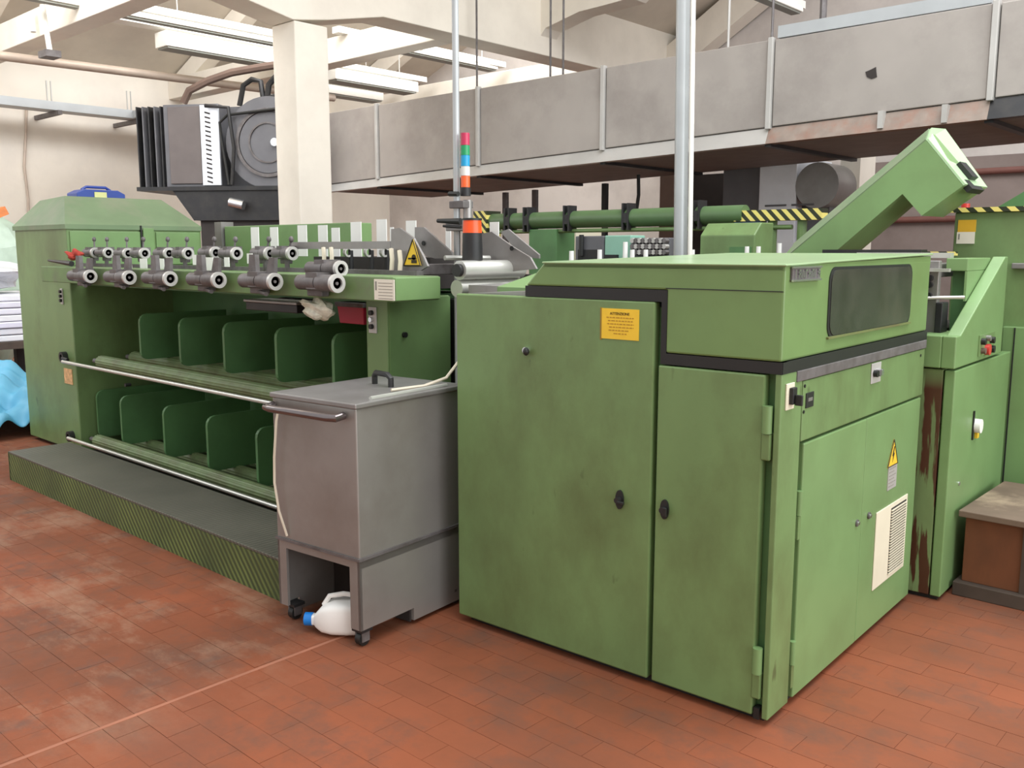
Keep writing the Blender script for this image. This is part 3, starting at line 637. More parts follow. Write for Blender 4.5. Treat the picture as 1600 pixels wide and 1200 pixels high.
# ================================================================== TALL HOUSING AT THE RIGHT EDGE
hs = thing('tall_housing', 'tall dark green machine housing with striped top edge at right', 'machine', CAB, CR)
MB().box(-.225, 2.2, 2.70, 3.9, 0.02, 1.80).build('body', M['green'], hs, bevel=.006)
MB().box(.06, 2.2, 2.66, 2.70, .02, 1.195).build('lower_panel', M['green_light'], hs, bevel=.006)
MB().box(.118, .124, 2.655, 2.662, .03, 1.19).build('panel_seam', M['black'], hs)
MB().box(.08, 2.2, 2.66, 2.695, 1.50, 1.53).build('grab_rail', M['steel'], hs, bevel=.004)
MB().box(-.25, 2.2, 2.675, 2.71, 1.80, 1.825).build('striped_edge', M['hazard'], hs)
lb = MB().box(-.205, -.115, 2.694, 2.7, 1.695, 1.76).build('notice', mk('notice_amber', srgb(214, 168, 42), .6), hs, label='amber notice')
lb = MB().box(-.208, -.118, 2.694, 2.7, 1.632, 1.695).build('notice', M['paper'], hs, label='white paper notice')
MB().box(-.20, -.192, 2.6925, 2.694, 1.655, 1.685).build('print_mark', M['ink_grey'], lb)
MB().prism([(-.08, 1.82), (.9, 2.45), (2.2, 2.45), (2.2, 1.82)], 'y', 2.9, 3.4).build('inclined_cover', M['green_dark'], hs)
MB().cyl((-.19, 2.76, 1.80), (-.19, 2.76, 1.85), .022).build('lamp', M['estop'], hs, smooth=True)

# ================================================================== GREEN DISCHARGE CHUTE
ch = thing('discharge_chute', 'green box chute slanting up to the right over the hood', 'chute', tuple(at(1300, 390, Y=4.9)))
PY = 4.9
P = lambda x, y: (lambda p: (p.x, p.z))(at(x, y, Y=PY))
prof = [P(1234, 398), P(1447, 219), P(1505, 290), P(1440, 337), P(1410, 303), P(1302, 396), P(1270, 420), P(1215, 420)]
def push(p, d): return (p[0], p[1])
fr_ = [(x, PY, z) for x, z in prof]
off = Vector((-.02, .07, .075))
n = len(fr_)
mid = []
for i, p in enumerate(fr_):
    if i in (0, 1, 7): mid.append((p[0]-.01, PY+.07, p[2]+.06))
    elif i == 2: mid.append((p[0]+.0, PY+.05, p[2]))
    else: mid.append((p[0], PY+.05, p[2]))
back = []
for i, p in enumerate(fr_):
    if i in (0, 1, 7): back.append((p[0]-.0, PY+.25, p[2]+.07))
    else: back.append((p[0]+.01, PY+.25, p[2]))
end = []
for i, p in enumerate(fr_):
    end.append((p[0]+(.01 if i == 2 else 0), PY+.33, p[2]-(.0 if i not in (0, 1, 7) else .02)))
MB().loft([fr_, mid, back, end]).build('duct_box', M['green_light'], ch, world=True)
# dusty top strip and bright end cap, each a plate on the box
a0, a1 = Vector(mid[0]), Vector(mid[1]); b0, b1 = Vector(back[0]), Vector(back[1]); f0, f1 = Vector(fr_[0]), Vector(fr_[1])
up_ = Vector((-.003, -.002, .004))
MB().add([f0+up_, f1+up_, a1+up_, a0+up_, f0, f1, a1, a0], [(0,1,2,3), (4,5,6,7), (0,1,5,4), (2,3,7,6), (1,2,6,5), (0,3,7,4)]).build('dusty_edge', M['green_dusty'], ch, world=True)
e2 = [Vector(fr_[1]), Vector(mid[1]), Vector(back[1]), Vector(end[1]), Vector(end[2]), Vector(fr_[2])]
on = (Vector(fr_[2])-Vector(fr_[1])).cross(Vector((0,1,0))).normalized()
on = on if on.x > 0 else -on
MB().loft([[p+on*.001 for p in e2], [p+on*.012 for p in e2]]).build('end_cap', mk('glare_cap', srgb(172, 204, 160), .35, var=.05), ch, world=True)  # skylight glare on the cap put into its pale colour
c = (Vector(fr_[2])*.72+Vector(fr_[1])*.28)+Vector((0, .16, 0))+on*.02
MB().obox(Matrix.Translation(c) @ Matrix.Rotation(R(50), 4, 'Y'), .1, .1, .035).build('catch', M['black'], ch, world=True)
c = Vector(fr_[2])+Vector((.0, .14, -.0))
MB().obox(Matrix.Translation(c) @ Matrix.Rotation(R(50), 4, 'Y'), .06, .2, .03).build('outlet_lip', M['black'], ch, world=True)

# ================================================================== WOODEN STEP
st = thing('wooden_step', 'worn brown plywood step box on the floor at right', 'step', (-.75, 4.75, 0))
MB().box(-1.262, .35, 4.43, 5.2, 0, .065).build('base_plank', M['wood_dark'], st, world=True, bevel=.004)
MB().box(-1.235, -.985, 4.47, 4.5, .065, .375).build('front_panel', M['wood'], st, world=True, bevel=.003)
MB().box(-1.235, -1.21, 4.5, 5.15, .065, .375).build('side_panel', M['wood'], st, world=True)
MB().box(-.99, -.965, 4.46, 5.15, .065, .375).build('divider', M['wood_dark'], st, world=True)
MB().box(-.965, .3, 4.5, 5.15, .2, .222).build('shelf', M['wood_top'], st, world=True)
MB().box(-.965, .3, 4.47, 4.49, .065, .19).build('lower_board', M['wood'], st, world=True)
MB().box(-.965, .3, 5.12, 5.15, .065, .375).build('back_panel', M['wood_dark'], st, world=True)
MB().box(-1.26, .35, 4.44, 5.18, .375, .405).build('top_board', M['wood_top'], st, world=True, bevel=.004)

# ================================================================== CREEL
cr = thing('yarn_creel', 'long green yarn creel with rollers, dividers and clamps on the left', 'machine', (-5.6, 3.3, 0))
B = dict(parent=cr, world=True)
XB0, XB1, YF, YBk = -8.25, -7.215, 2.9, 4.0
hb = MB().box(XB0, XB1, YF, YBk, .03, 1.78).build('end_housing', M['green'], bevel=.008, **B)
MB().box(XB0+.05, XB1-.05, YF+.05, YBk-.05, 0, .04).build('housing_foot', M['black'], **B)
r0 = [(XB0-.012, YF-.012, 1.755), (XB1+.012, YF-.012, 1.755), (XB1+.012, YBk, 1.755), (XB0-.012, YBk, 1.755)]
r1 = [(a, b, 1.79) for a, b, _ in r0]
r2 = [(-8.10, 3.06, 2.0), (-7.60, 3.06, 2.02), (-7.60, 3.86, 2.02), (-8.10, 3.86, 2.0)]
MB().loft([r0, r1, r2]).build('sloped_lid', M['green_dusty'], **B)
for z0_, z1_ in ((1.48, 1.77),):
    MB().box(XB1, XB1+.012, YF+.02, 3.47, z0_, z1_-.03).build('end_panel', M['green_light'], bevel=.004, **B)
    MB().box(XB1, XB1+.02, 3.49, 3.58, z0_, z1_+.0).build('panel_strip', M['green_light'], bevel=.003, **B)
    MB().box(XB1, XB1+.012, 3.60, 3.98, z0_, z1_-.03).build('end_panel', M['green_light'], bevel=.004, **B)
    MB().box(XB1, XB1+.025, 3.468, 3.478, z0_, 1.79).build('panel_gap', M['black'], **B)
MB().box(XB1, -3.65, 3.72, 3.78, .03, 1.4).build('back_panel', M['green_dark'], **B)
MB().box(XB1, -3.65, 2.86, 3.75, .0, .04).build('base_tray', M['dark_in'], **B)
MB().box(XB1, -3.65, 3.02, 3.72, 1.33, 1.365).build('top_tray', M['green_dark'], **B)
MB().box(XB1-.0, -3.2, 2.7, 2.985, 1.365, 1.478).build('front_beam', M['beam'], bevel=.005, **B)
MB().box(-3.202, -3.188, 2.705, 2.98, 1.37, 1.474).build('beam_end', M['green_light'], bevel=.003, **B)  # lighter plate, the lit end of the beam put into its colour
MB().box(-3.65, -3.485, 2.9, 3.32, .02, 1.365).build('support_post', M['green'], bevel=.005, **B)
MB().box(-3.49, -3.48, 2.91, 3.32, .03, 1.36).build('post_side', M['green_light'], **B)  # lighter plate, the lit side of the post put into its colour
MB().cyl((-3.48, 3.0, 1.18), (-3.465, 3.0, 1.18), .014).build('bolt_head', M['black'], **B)
MB().box(-3.6, -3.0, 3.35, 3.7, .1, 1.34).build('drive_box', M['blackm'], **B)
# notice on the beam
p0 = at(585, 436, Y=2.698); p1 = at(617, 470, Y=2.698)
q = MB().box(p0.x, p1.x, 2.695, 2.699, p1.z+.0, p0.z).build('paper_notice', M['paper'], label='white printed notice', **B)
ln = MB(); wv = p1.x-p0.x
for i in range(6): ln.box(p0.x+wv*.22, p0.x+wv*.92, 2.694, 2.6955, p0.z-.018-.014*i, p0.z-.0155-.014*i)
ln.box(p0.x+wv*.06, p0.x+wv*.14, 2.694, 2.6955, p0.z-.05, p0.z-.01)
ln.build('small_print', M['ink_grey'], q, world=True)
# rollers
def roller(y, z, r, x0, x1, m): 
    ring = lambda x: [(x, y+rr_*math.cos(a), z+rr_*math.sin(a)) for a, rr_ in ((2*math.pi*i/64, r if i % 4 < 2 else r*.94) for i in range(64))]
    o = MB().loft([ring(x0), ring(x1)]).build('roller', M[m], smooth=True, **B)
    MB().cyl((x0-.12, y, z), (x0, y, z), .018, n=10).build('journal', M['steel_dark'], o, world=True)
    return o
for y in (2.965, 3.22, 3.47): roller(y, .765 if y < 3 else .775, .05, -6.9, -3.66, 'roller')
for y in (2.965, 3.22, 3.47): roller(y, .14 if y < 3 else .11, .05, -7.05, -3.66, 'roller')
# dividers
def divider(x, z0_, z1_, y0, y1):
    pts = [(y1, z0_), (y1, z1_)]
    for i in range(5): a = R(90+22.5*i); pts.append((y0+.06+.06*math.cos(a), z1_-.06+.06*math.sin(a)))
    for i in range(5): a = R(180+22.5*i); pts.append((y0+.05+.05*math.cos(a), z0_+.05+.05*math.sin(a)))
    MB().prism(pts, 'x', x-.012, x+.012).build('divider', M['green_dark'], **B)
for x in (-6.33, -5.76, -5.2, -4.62, -4.07): divider(x, .825, 1.15, 3.0, 3.68)
for x in (-7.12, -6.71, -6.05, -5.46, -4.87, -4.29): divider(x, .15, .52, 3.0, 3.68)
# guide rails with end rings
for z in (.757, .165):
    o = MB().cyl((-7.2, 2.8, z), (-3.6, 2.8, z), .013, n=12).build('guide_rail', M['rod'], smooth=True, **B)
    c = at(97 if z > .5 else 108, 558 if z > .5 else 682, Y=2.87)
    MB().pipe((c.x, 2.86, c.z), (c.x, 2.9, c.z), .042, .022).build('end_ring', M['black'], o, world=True, smooth=True)
    MB().cyl((c.x+.03, 2.86, c.z-.005), (c.x+.13, 2.86, c.z-.01), .012, n=8).build('end_hook', M['black'], o, world=True, smooth=True)
MB().cyl((-6.3, 2.9, .66), (-6.3, 2.86, .66), .012).build('bolt_head', M['black'], **B)
# control plates
for cx, cy, yy, ofs in ((97, 463, 2.9, 1), (583, 500, 2.9, 1)):
    c = at(cx, cy, Y=yy-.002); hh = .06 if cx < 200 else .065; ww = .02 if cx < 200 else .03
    q = MB().box(c.x-ww, c.x+ww, yy-.008, yy+.0, c.z-hh, c.z+hh).build('button_plate', M['galv_edge'], bevel=.002, **B)
    for i, m in enumerate(('blackm', 'chrome' if cx > 200 else 'black', 'black')):
        MB().cyl((c.x, yy-.008, c.z+.036-.034*i), (c.x, yy-.024, c.z+.036-.034*i), .0125).build('push_button', M[m], q, world=True, smooth=True)
c = at(107, 588, Y=2.898)
MB().box(c.x-.075, c.x+.075, 2.895, 2.9, c.z-.06, c.z+.06).build('sticker', mk('worn_sticker', srgb(214, 172, 122), .7, var=.3, scale=30), **B)
# lower clamps in front of the beam
def clamp(px, py, y, r, ln_, post, m='steel_dark'):
    c = at(px, py, Y=y)
    o = MB().cyl((c.x-ln_, y, c.z), (c.x-.5*ln_, y, c.z), r*.92, n=20).cyl((c.x-.46*ln_, y, c.z), (c.x-.012, y, c.z), r, n=20).box(c.x-ln_*.72, c.x-ln_*.42, y-r*.7, y+r*2.2, c.z-r*.75, c.z+r*1.2).build('tube_clamp', M[m], smooth=True, **B)
    MB().pipe((c.x-.02, y, c.z), (c.x, y, c.z), r*1.1, r*.66, n=24).build('clamp_ring', M['ringm'], o, world=True, smooth=True)
    MB().cyl((c.x-.03, y, c.z), (c.x-.012, y, c.z), r*.65, n=18).build('clamp_bore', M['black'], o, world=True)
    MB().cyl((c.x-.015, y, c.z), (c.x-.005, y, c.z), r*.2, n=10).build('clamp_pin', M['steel_dark'], o, world=True)
    MB().box(c.x-ln_*.95, c.x-ln_*.55, y+r*.6, y+r*1.8, c.z-r*1.7, c.z+r*.6).build('clamp_block', M['steel_dark'], o, world=True, bevel=.006)
    if post:
        MB().prism([(c.x-ln_*.95, c.z+r*.6), (c.x-ln_*.7, c.z+r*.6), (c.x-ln_*.72, c.z+.135), (c.x-ln_*.9, c.z+.135)], 'y', y+.02, y+.045).build('clamp_arm', M['steel_dark'], o, world=True)
        MB().prism([(c.x-ln_*.35, c.z+r*.8), (c.x-.03, c.z+r*.8), (c.x-.02, c.z+.12), (c.x-.07, c.z+.12)], 'y', y+.01, y+.03).build('clamp_arm', M['steel_dark'], o, world=True)
        MB().cyl((c.x-ln_*.9, y+.05, c.z-r*1.3), (c.x-ln_*.3, y-.0, c.z-r*1.6), r*.3, n=8).build('yarn_guide', M['steel_dark'], o, world=True)
    return c
for x in (142, 203, 267, 343, 431, 528): clamp(x, 432+(x-142)/386*11, 2.62, .040, .30, x != 528)
clamp(534, 420, 2.70, .035, .26, False)
for x, y in ((150, 395), (170, 395), (201, 396), (227, 396), (265, 396), (295, 396), (338, 395), (371, 396), (423, 396), (458, 396)):
    c = clamp(x, y, 2.92, .034, .17, False)
    q = MB().cyl((c.x-.09, 2.94, 1.48), (c.x-.09, 2.94, c.z+.03), .014, n=8).build('clamp_post', M['steel_dark'], **B)
    k_ = at(x-3, 374, Y=2.96); MB().ell((k_.x, 2.96, k_.z), .014, .014, .018).build('thumb_screw', M['steel_dark'], q, world=True, smooth=True)
    MB().cyl((c.x-.09, 2.95, c.z), (k_.x, 2.96, k_.z), .006, n=6).build('screw_shaft', M['steel_dark'], q, world=True)
MB().box(-7.1, -3.3, 2.93, 2.975, 1.478, 1.50).build('clamp_rail', M['steel_dark'], **B)
p0 = at(455, 384, Y=3.0); p1 = at(612, 384, Y=3.0)
MB().box(p0.x, p1.x, 2.99, 3.03, p0.z-.018, p0.z+.02).build('stop_bar', M['steel'], **B)
MB().box(-4.5, -3.5, 3.2, 3.7, 1.40, 1.56).build('inner_gear', M['dark_in'], **B)
for x in (548, 580, 605):
    c = at(x, 400, Y=3.1); MB().cyl((c.x, 3.1, 1.48), (c.x, 3.1, c.z+.03), .014, n=8).build('gear_pin', M['blackm'], **B)
    MB().pipe((c.x-.01, 3.08, c.z+.02), (c.x+.01, 3.08, c.z+.02), .026, .017).build('eyelet', M['ringm'], smooth=True, **B)
for i, (x, y) in enumerate(((505, 402), (517, 402), (611, 405), (624, 408))):
    c = at(x, y, Y=2.95); MB().tube([(c.x, 2.95, 1.48), (c.x+.008, 2.95, c.z), (c.x-.01, 2.96, c.z+.05)], .012, n=6).build('wire_hook', M['cable'], smooth=True, **B)
# white tape ends standing up behind the clamps and between them
for x, y0, y1, wpx in ((398, 355, 380, 13), (428, 355, 381, 13), (472, 352, 380, 15), (504, 352, 380, 15), (524, 356, 380, 13), (556, 347, 378, 17), (596, 343, 378, 16), (642, 345, 372, 16), (612, 355, 378, 6), (202, 404, 422, 8), (224, 404, 424, 12), (252, 404, 422, 9), (306, 398, 414, 11), (327, 402, 424, 13), (354, 402, 417, 8), (390, 396, 412, 9), (772, 347, 362, 14), (700, 357, 372, 8)):
    yy = 3.35 if y1 < 390 else 2.84
    a = at(x-wpx/2, y0, Y=yy); b = at(x+wpx/2, y1, Y=yy)
    MB().box(a.x, b.x, yy, yy+.004, min(b.z, 1.56) if yy > 3 else b.z, a.z).build('tape_end', M['white'], **B)
# bent bracket plates
def plate(pts, y, m='steel', th=.012):
    q = [at(x, yy_, Y=y) for x, yy_ in pts]
    return MB().prism([(p.x, p.z) for p in q], 'y', y, y+th).build('bracket_plate', M[m], **B)
q = plate([(611, 419), (611, 358), (624, 356), (646, 372), (662, 402), (668, 416), (655, 424), (625, 426)], 2.98)
plate([(648, 375), (648, 355), (662, 355), (706, 395), (706, 404), (680, 404), (665, 400)], 3.12)
plate([(748, 412), (745, 380), (752, 365), (768, 362), (800, 385), (828, 402), (838, 420), (800, 424), (760, 422)], 3.32)
plate([(782, 362), (794, 358), (842, 398), (842, 404), (815, 402)], 3.5)
MB().box(-3.42, -3.335, 2.99, 3.3, 1.478, 1.53).build('bracket_base', M['steel_dark'], bevel=.004, **B)
for px, py, yy in ((624, 394, 2.978), (662, 380, 3.118), (800, 388, 3.31)):
    c = at(px, py, Y=yy); MB().cyl((c.x, yy-.004, c.z), (c.x, yy, c.z), .012, n=10).build('slot', M['black'], **B)
a, b, c = (at(x, y, Y=2.968) for x, y in ((631, 415), (657, 415), (645, 374)))
tg = MB().prism([(a.x, a.z), (b.x, b.z), (c.x, c.z)], 'y', 2.968, 2.973).build('warning_triangle', M['yellow'], label='yellow hand-crush warning triangle', **B)
bt = MB()
for p, q in ((a, b), (b, c), (c, a)): bt.cyl(p-Vector((0,.001,0)), q-Vector((0,.001,0)), .0035, n=4)
bt.build('border', M['ink'], tg, world=True)
cc = (a+b+c)/3
MB().box(cc.x-.028, cc.x+.03, 2.965, 2.9675, cc.z-.012, cc.z-.004).box(cc.x-.005, cc.x+.032, 2.965, 2.9675, cc.z-.03, cc.z-.015).cyl((cc.x+.012, 2.9675, cc.z-.002), (cc.x+.012, 2.965, cc.z-.002), .014, n=12).build('hand_symbol', M['ink'], tg, world=True)
# steel delivery drum between creel and cabinet
a = at(690, 413, Y=3.0); 
MB().cyl((-3.08, 3.0, 1.505), (-3.08, 3.42, 1.505), .045, n=28).cyl((-3.1, 3.0, 1.42), (-3.1, 3.42, 1.42), .04, n=28).build('delivery_drum', M['rod'], smooth=True, **B)
MB().cyl((-3.08, 2.98, 1.505), (-3.08, 3.0, 1.505), .03, n=16).build('drum_bearing', M['blackm'], smooth=True, **B)
MB().prism([(2.98, 1.40), (3.5, 1.40), (3.5, 1.44), (2.98, 1.44)], 'x', -3.0, -2.8).build('drum_tray', M['steel'], **B)
MB().cyl(at(695, 403, Y=3.05), at(765, 403, Y=3.3), .012, n=8).build('drum_rod', M['rod'], **B)
# far-side casing of the creel
MB().box(-7.35, -5.57, 4.3, 4.5, 0.0, 1.80).build('rear_casing', M['green_light'], bevel=.005, **B)
MB().box(-7.48, -7.37, 4.28, 4.4, 0.0, 1.84).build('chain_guide', M['steel'], **B)
MB().box(-7.1, -3.6, 4.2, 4.3, .2, 1.45).build('rear_frame', M['dark_in'], **B)
# ================================================================== THINGS HUNG ON OR LYING BY THE CREEL
def hangbox(x0, y0, x1, y1, Y, dep, label):
    a = at(x0, y0, Y=Y); b = at(x1, y1, Y=Y)
    t_ = thing('plastic_bin', label, 'bin', ((a.x+b.x)/2, Y+dep/2, b.z), group='crimson bins under the creel beam')
    MB().loft([[(a.x+.01, Y+.01, b.z), (b.x-.01, Y+.01, b.z), (b.x-.01, Y+dep-.01, b.z), (a.x+.01, Y+dep-.01, b.z)], [(a.x, Y, a.z), (b.x, Y, a.z), (b.x, Y+dep, a.z), (a.x, Y+dep, a.z)]]).build('tub', M['red'], t_, world=True, bevel=.004)
    MB().box(a.x-.008, b.x+.008, Y-.008, Y+dep+.008, a.z-.012, a.z+.012).build('rim', M['steel_dark'], t_, world=True, bevel=.003)
hangbox(526, 475, 568, 508, 3.0, .14, 'crimson plastic bin hanging beside the creel post')
hangbox(438, 468, 462, 482, 3.06, .12, 'crimson bin half hidden behind the grey drip tray')
a = at(384, 471, Y=2.86); b = at(464, 490, Y=2.86)
t = thing('drip_tray', 'grey metal tray slung under the creel beam', 'tray', ((a.x+b.x)/2, 2.75, b.z))
MB().box(a.x, b.x, 2.86, 3.02, b.z, b.z+.045).build('pan', M['blackm'], t, world=True, bevel=.004)
MB().box(a.x-.01, b.x+.01, 2.85, 3.03, b.z+.045, b.z+.06).build('rim', M['steel'], t, world=True, bevel=.003)
random.seed(11)
def blob(name, c, rx, ry, rz, m, amp, label, cat, n=20, mm=12, seed=1):
    rr = random.Random(seed); b_ = MB().ell((0,0,0), 1, 1, 1, n, mm); ph = [(rr.uniform(0, 6), rr.uniform(2, 6), rr.uniform(2, 6), rr.uniform(2, 6)) for _ in range(5)]
    vv = []
    for x, y, z in b_.v:
        k_ = 1+amp*sum(math.sin(p+a*x+b2*y+c2*z) for p, a, b2, c2 in ph)/2
        vv.append((c[0]+rx*x*k_, c[1]+ry*y*k_, c[2]+rz*z*k_))
    b_.v = vv; return tag(b_.build(name, m), label, cat)
c = at(497, 483, Y=2.80)
blob('plastic_bag', c, .13, .05, .055, M['bag'], .22, 'crumpled pale plastic bag tucked between tray and crimson bin', 'bag', seed=5)
c = at(116, 401, Y=2.80)
blob('red_rag', c+Vector((0, 0, .01)), .09, .045, .035, M['cloth_red'], .25, 'red rag lying on the far end of the creel beam', 'rag', seed=9)
tag(MB().cyl(at(76, 407, Y=2.72), at(112, 412, Y=2.72), .008, .02, n=8).build('knife_tool', M['blackm'], smooth=True), 'thin dark hand tool beside the red rag', 'tool')
t = thing('tool_case', 'small blue case with pale label on the dusty lid', 'case', (-7.85, 3.42, 2.01))
MB().prism([(3.22, 2.024), (3.62, 2.024), (3.62, 2.06), (3.56, 2.09), (3.28, 2.09), (3.22, 2.06)], 'x', -7.95, -7.75).build('shell', M['blue'], t, world=True, bevel=.006)
MB().box(-7.752, -7.742, 3.36, 3.46, 2.02, 2.07).build('label_patch', mk('pale_label', srgb(214, 216, 150), .6), t, world=True)
MB().tube([(-7.85, 3.3, 2.09), (-7.85, 3.34, 2.115), (-7.85, 3.5, 2.115), (-7.85, 3.54, 2.09)], .012).build('handle', M['blue'], t, world=True)
# ================================================================== CHECKER-PLATE PLATFORM
PB = 2.66
pf = thing('platform_step', 'low green checker plate platform in front of the creel', 'platform', (-5.25, 2.5, 0))
MB().box(-6.83, -3.40, 2.265, PB, 0, .19).build('frame', M['green_dark'], pf, world=True)
MB().box(-6.84, -3.40, 2.25, PB+.01, .19, .205).build('top_plate', M['tread_top'], pf, world=True, bevel=.003)
MB().box(-6.84, -3.40, 2.25, 2.265, .0, .19).build('riser', M['tread_front'], pf, world=True)
MB().box(-6.845, -6.83, 2.25, PB+.01, .0, .2).build('end_plate', M['green_dark'], pf, world=True)
# ================================================================== STAINLESS TROLLEY
tr = thing('steel_trolley', 'grey stainless steel box trolley on castors in front of the machine', 'trolley', (-2.825, 2.182, 0), R(5.5))
W, D, zb, zs, ztp = .505, .66, .075, .375, .985
MB().box(-W, 0, 0, D, zs, ztp).build('tank', M['steel_trolley'], tr, bevel=.006)
MB().box(-W-.006, .006, -.006, D+.006, zs-.008, zs+.004).build('seam_band', M['steel_dark'], tr)
b_ = MB().box(-.012, 0, 0, D, zb, zs-.008).box(-W, -W+.012, 0, D, zb, zs-.008).box(-W, 0, D-.012, D, zb, zs-.008)
b_.box(-W, 0, .0, D, zs-.04, zs-.008).box(-.058, 0, 0, .012, zb, zs-.04).box(-W, -W+.055, 0, .012, zb, zs-.04)
b_.box(-W, -W+.012, 0.1, D, .02, zb).box(-W, 0, .31, D, .02, zb)
b_.build('base_cabinet', M['steel_trolley'], tr)
MB().box(-W+.016, -.016, .30, .31, .012, zs-.04).build('inner_back', M['dark_in'], tr)
MB().box(-W-.008, .008, -.008, D+.008, ztp, ztp+.022).build('lid', M['steel'], tr, bevel=.005)
lh = MB().tube([(-.33, .43, ztp+.02), (-.33, .43, ztp+.06), (-.31, .42, ztp+.075), (-.22, .40, ztp+.075), (-.2, .4, ztp+.06), (-.2, .4, ztp+.02)], .013).build('lid_handle', M['black'], tr, smooth=True)
MB().tube([(-W+.02, -.008, ztp-.03), (-W+.02, -.05, ztp-.035), (-W+.06, -.06, ztp-.035), (-.10, -.06, ztp-.035), (-.06, -.05, ztp-.035), (-.06, -.008, ztp-.03)], .016, n=12).build('push_bar', mk('dark_chrome', srgb(120, 112, 112), .18, metal=.8), tr, smooth=True)
MB().cyl((-.02, .1, ztp+.028), (-.02, .56, ztp+.028), .009, n=8).build('lid_hinge', M['rod'], tr, smooth=True)
for x, y in ((-.03, .035), (-.03, D-.05), (-W+.04, .05), (-W+.04, D-.05)):
    q = MB().box(x-.03, x+.03, y-.03, y+.03, zb-.012, zb).build('castor_plate', M['blackm'], tr)
    MB().cyl((x-.014, y, .03), (x+.014, y, .03), .03, n=18).build('castor_wheel', M['black'], q, smooth=True)
    MB().box(x-.022, x-.016, y-.02, y+.02, .02, zb-.01).box(x+.016, x+.022, y-.02, y+.02, .02, zb-.01).box(x-.022, x+.022, y-.02, y+.02, zb-.014, zb-.008).build('castor_fork', M['steel_dark'], q)
MB().tube([(-W+.055, -.012, ztp-.04), (-W+.06, -.03, ztp-.09), (-W+.035, -.028, ztp-.25), (-W+.03, -.028, ztp-.36), (-W+.05, -.026, ztp-.48), (-W+.075, -.008, ztp-.59)], .0055, n=6).build('drain_cord', M['cable'], tr, smooth=True)
MB().tube([(-.1, .3, ztp+.03), (-.05, .45, ztp+.035), (-.02, .56, ztp+.06), (-.01, .64, ztp+.13), (.0, .70, ztp+.22)], .007, n=6).build('power_cord', M['cable'], tr, smooth=True)

# ================================================================== WHITE JERRYCAN WITH BLUE CAP
c0 = at(553, 985, z=.0); c1 = at(482, 968, z=.0)
jd = Vector((-.80, -.60, 0)).normalized()
jc = Vector((-2.945, 2.285, 0))
jg = thing('jerrycan', 'white plastic jerrycan with blue cap lying under the trolley', 'canister', jc, math.atan2(jd.y, jd.x))
def sq(x, hw, hz, zc, n=20, e=.45):
    out = []
    for i in range(n):
        a = 2*math.pi*i/n; ca, sa = math.cos(a), math.sin(a)
        out.append((x, hw*math.copysign(abs(ca)**e, ca), zc+hz*math.copysign(abs(sa)**e, sa)))
    return out
MB().loft([sq(-.005, .055, .055, .075), sq(.0, .065, .066, .075), sq(.05, .068, .07, .075), (sq(.12, .068, .069, .074)), sq(.165, .058, .056, .068), sq(.195, .034, .032, .058), sq(.205, .022, .022, .055), sq(.222, .022, .022, .055)]).build('bottle', M['white'], jg, smooth=True)
MB().cyl((.215, 0, .055), (.248, 0, .055), .028, n=18).build('cap', M['capblue'], jg, smooth=True, label='blue screw cap')
MB().tube([(.02, 0, .14), (.03, .0, .168), (.08, .0, .172), (.14, .0, .16), (.165, 0, .12)], .011).build('handle', M['white'], jg, smooth=True)
MB().box(.055, .115, -.07, -.0685, .05, .10).build('label_patch', M['paper'], jg)

# ================================================================== CLUTTER BEHIND THE LEFT END
# blue tarpaulin heap
n = 60; V = []; Fc = []
rr = random.Random(4)
for j in range(n):
    for i in range(n):
        u, v = i/(n-1), j/(n-1); x = -10.6+2.3*u; y = 2.35+1.3*v
        hgt = .52*math.sin(math.pi*min(1, max(0, u*.9+.05)))**.7*(1-abs(v-.55)*1.2)
        hgt += .06*math.sin(14*u+7*v)*math.sin(9*v)+.04*math.sin(23*v-12*u)+.03*math.sin(37*u+29*v)+.02*math.sin(51*u-33*v)
        V.append((x+.04*math.sin(12*v), y+.04*math.sin(10*u), max(.012, hgt)))
for j in range(n-1):
    for i in range(n-1): Fc.append((j*n+i, j*n+i+1, (j+1)*n+i+1, (j+1)*n+i))
o = MB().add(V, Fc).build('tarpaulin', M['tarp'], smooth=True); md = o.modifiers.new('thick', 'SOLIDIFY'); md.thickness = .006; md.offset = 1
tag(o, 'crumpled light blue tarpaulin heaped on the floor beyond the creel', 'tarpaulin')
t = thing('storage_rack', 'dark low rack under the white sheets', 'rack', (-11.6, 3.2, 0))
MB().box(-12.2, -11.0, 2.4, 4.3, .50, .58).build('deck', M['wood_dark'], t, world=True)
for x in (-12.1, -11.1):
    for y in (2.5, 4.2): MB().box(x-.05, x+.05, y-.05, y+.05, 0, .5).build('leg', M['blackm'], t, world=True)
for i in range(7):
    z = .582+i*.075; d = random.uniform(-.02, .02)
    tag(MB().box(-12.15+d, -11.05+d, 2.45, 4.25, z, z+.068).build('foam_sheet', mk('white_sheet_%d' % i, srgb(226-4*(i % 3), 226-5*(i % 3), 232-3*(i % 2)), .6, var=.04), bevel=.012),
        ['lowest', 'second lowest', 'third lowest', 'middle', 'third highest', 'second highest', 'topmost'][i]+' white foam sheet in the stack at the left edge', 'sheet', 'white sheets in the stack')
blob('plastic_wrap', (-11.6, 3.35, 1.31), .5, .8, .16, M['film'], .25, 'bundle of clear plastic film lying on the white sheets', 'plastic film', seed=3)
tag(MB().obox(Matrix.Translation((-11.0, 3.1, 1.72)) @ Matrix.Rotation(R(90), 4, 'Z') @ Matrix.Rotation(R(-24), 4, 'Y'), 1.5, .12, .09).build('timber_batten', M['pallet']), 'orange-brown timber batten leaning across the plastic film', 'batten')
blob('wrapped_bale', (-13.0, 4.0, 1.1), .6, .8, 1.0, mk('pale_green_wrap', srgb(176, 196, 180), .4, var=.15, scale=5), .12, 'pale green wrapped bale standing against the far wall', 'bale', seed=8)

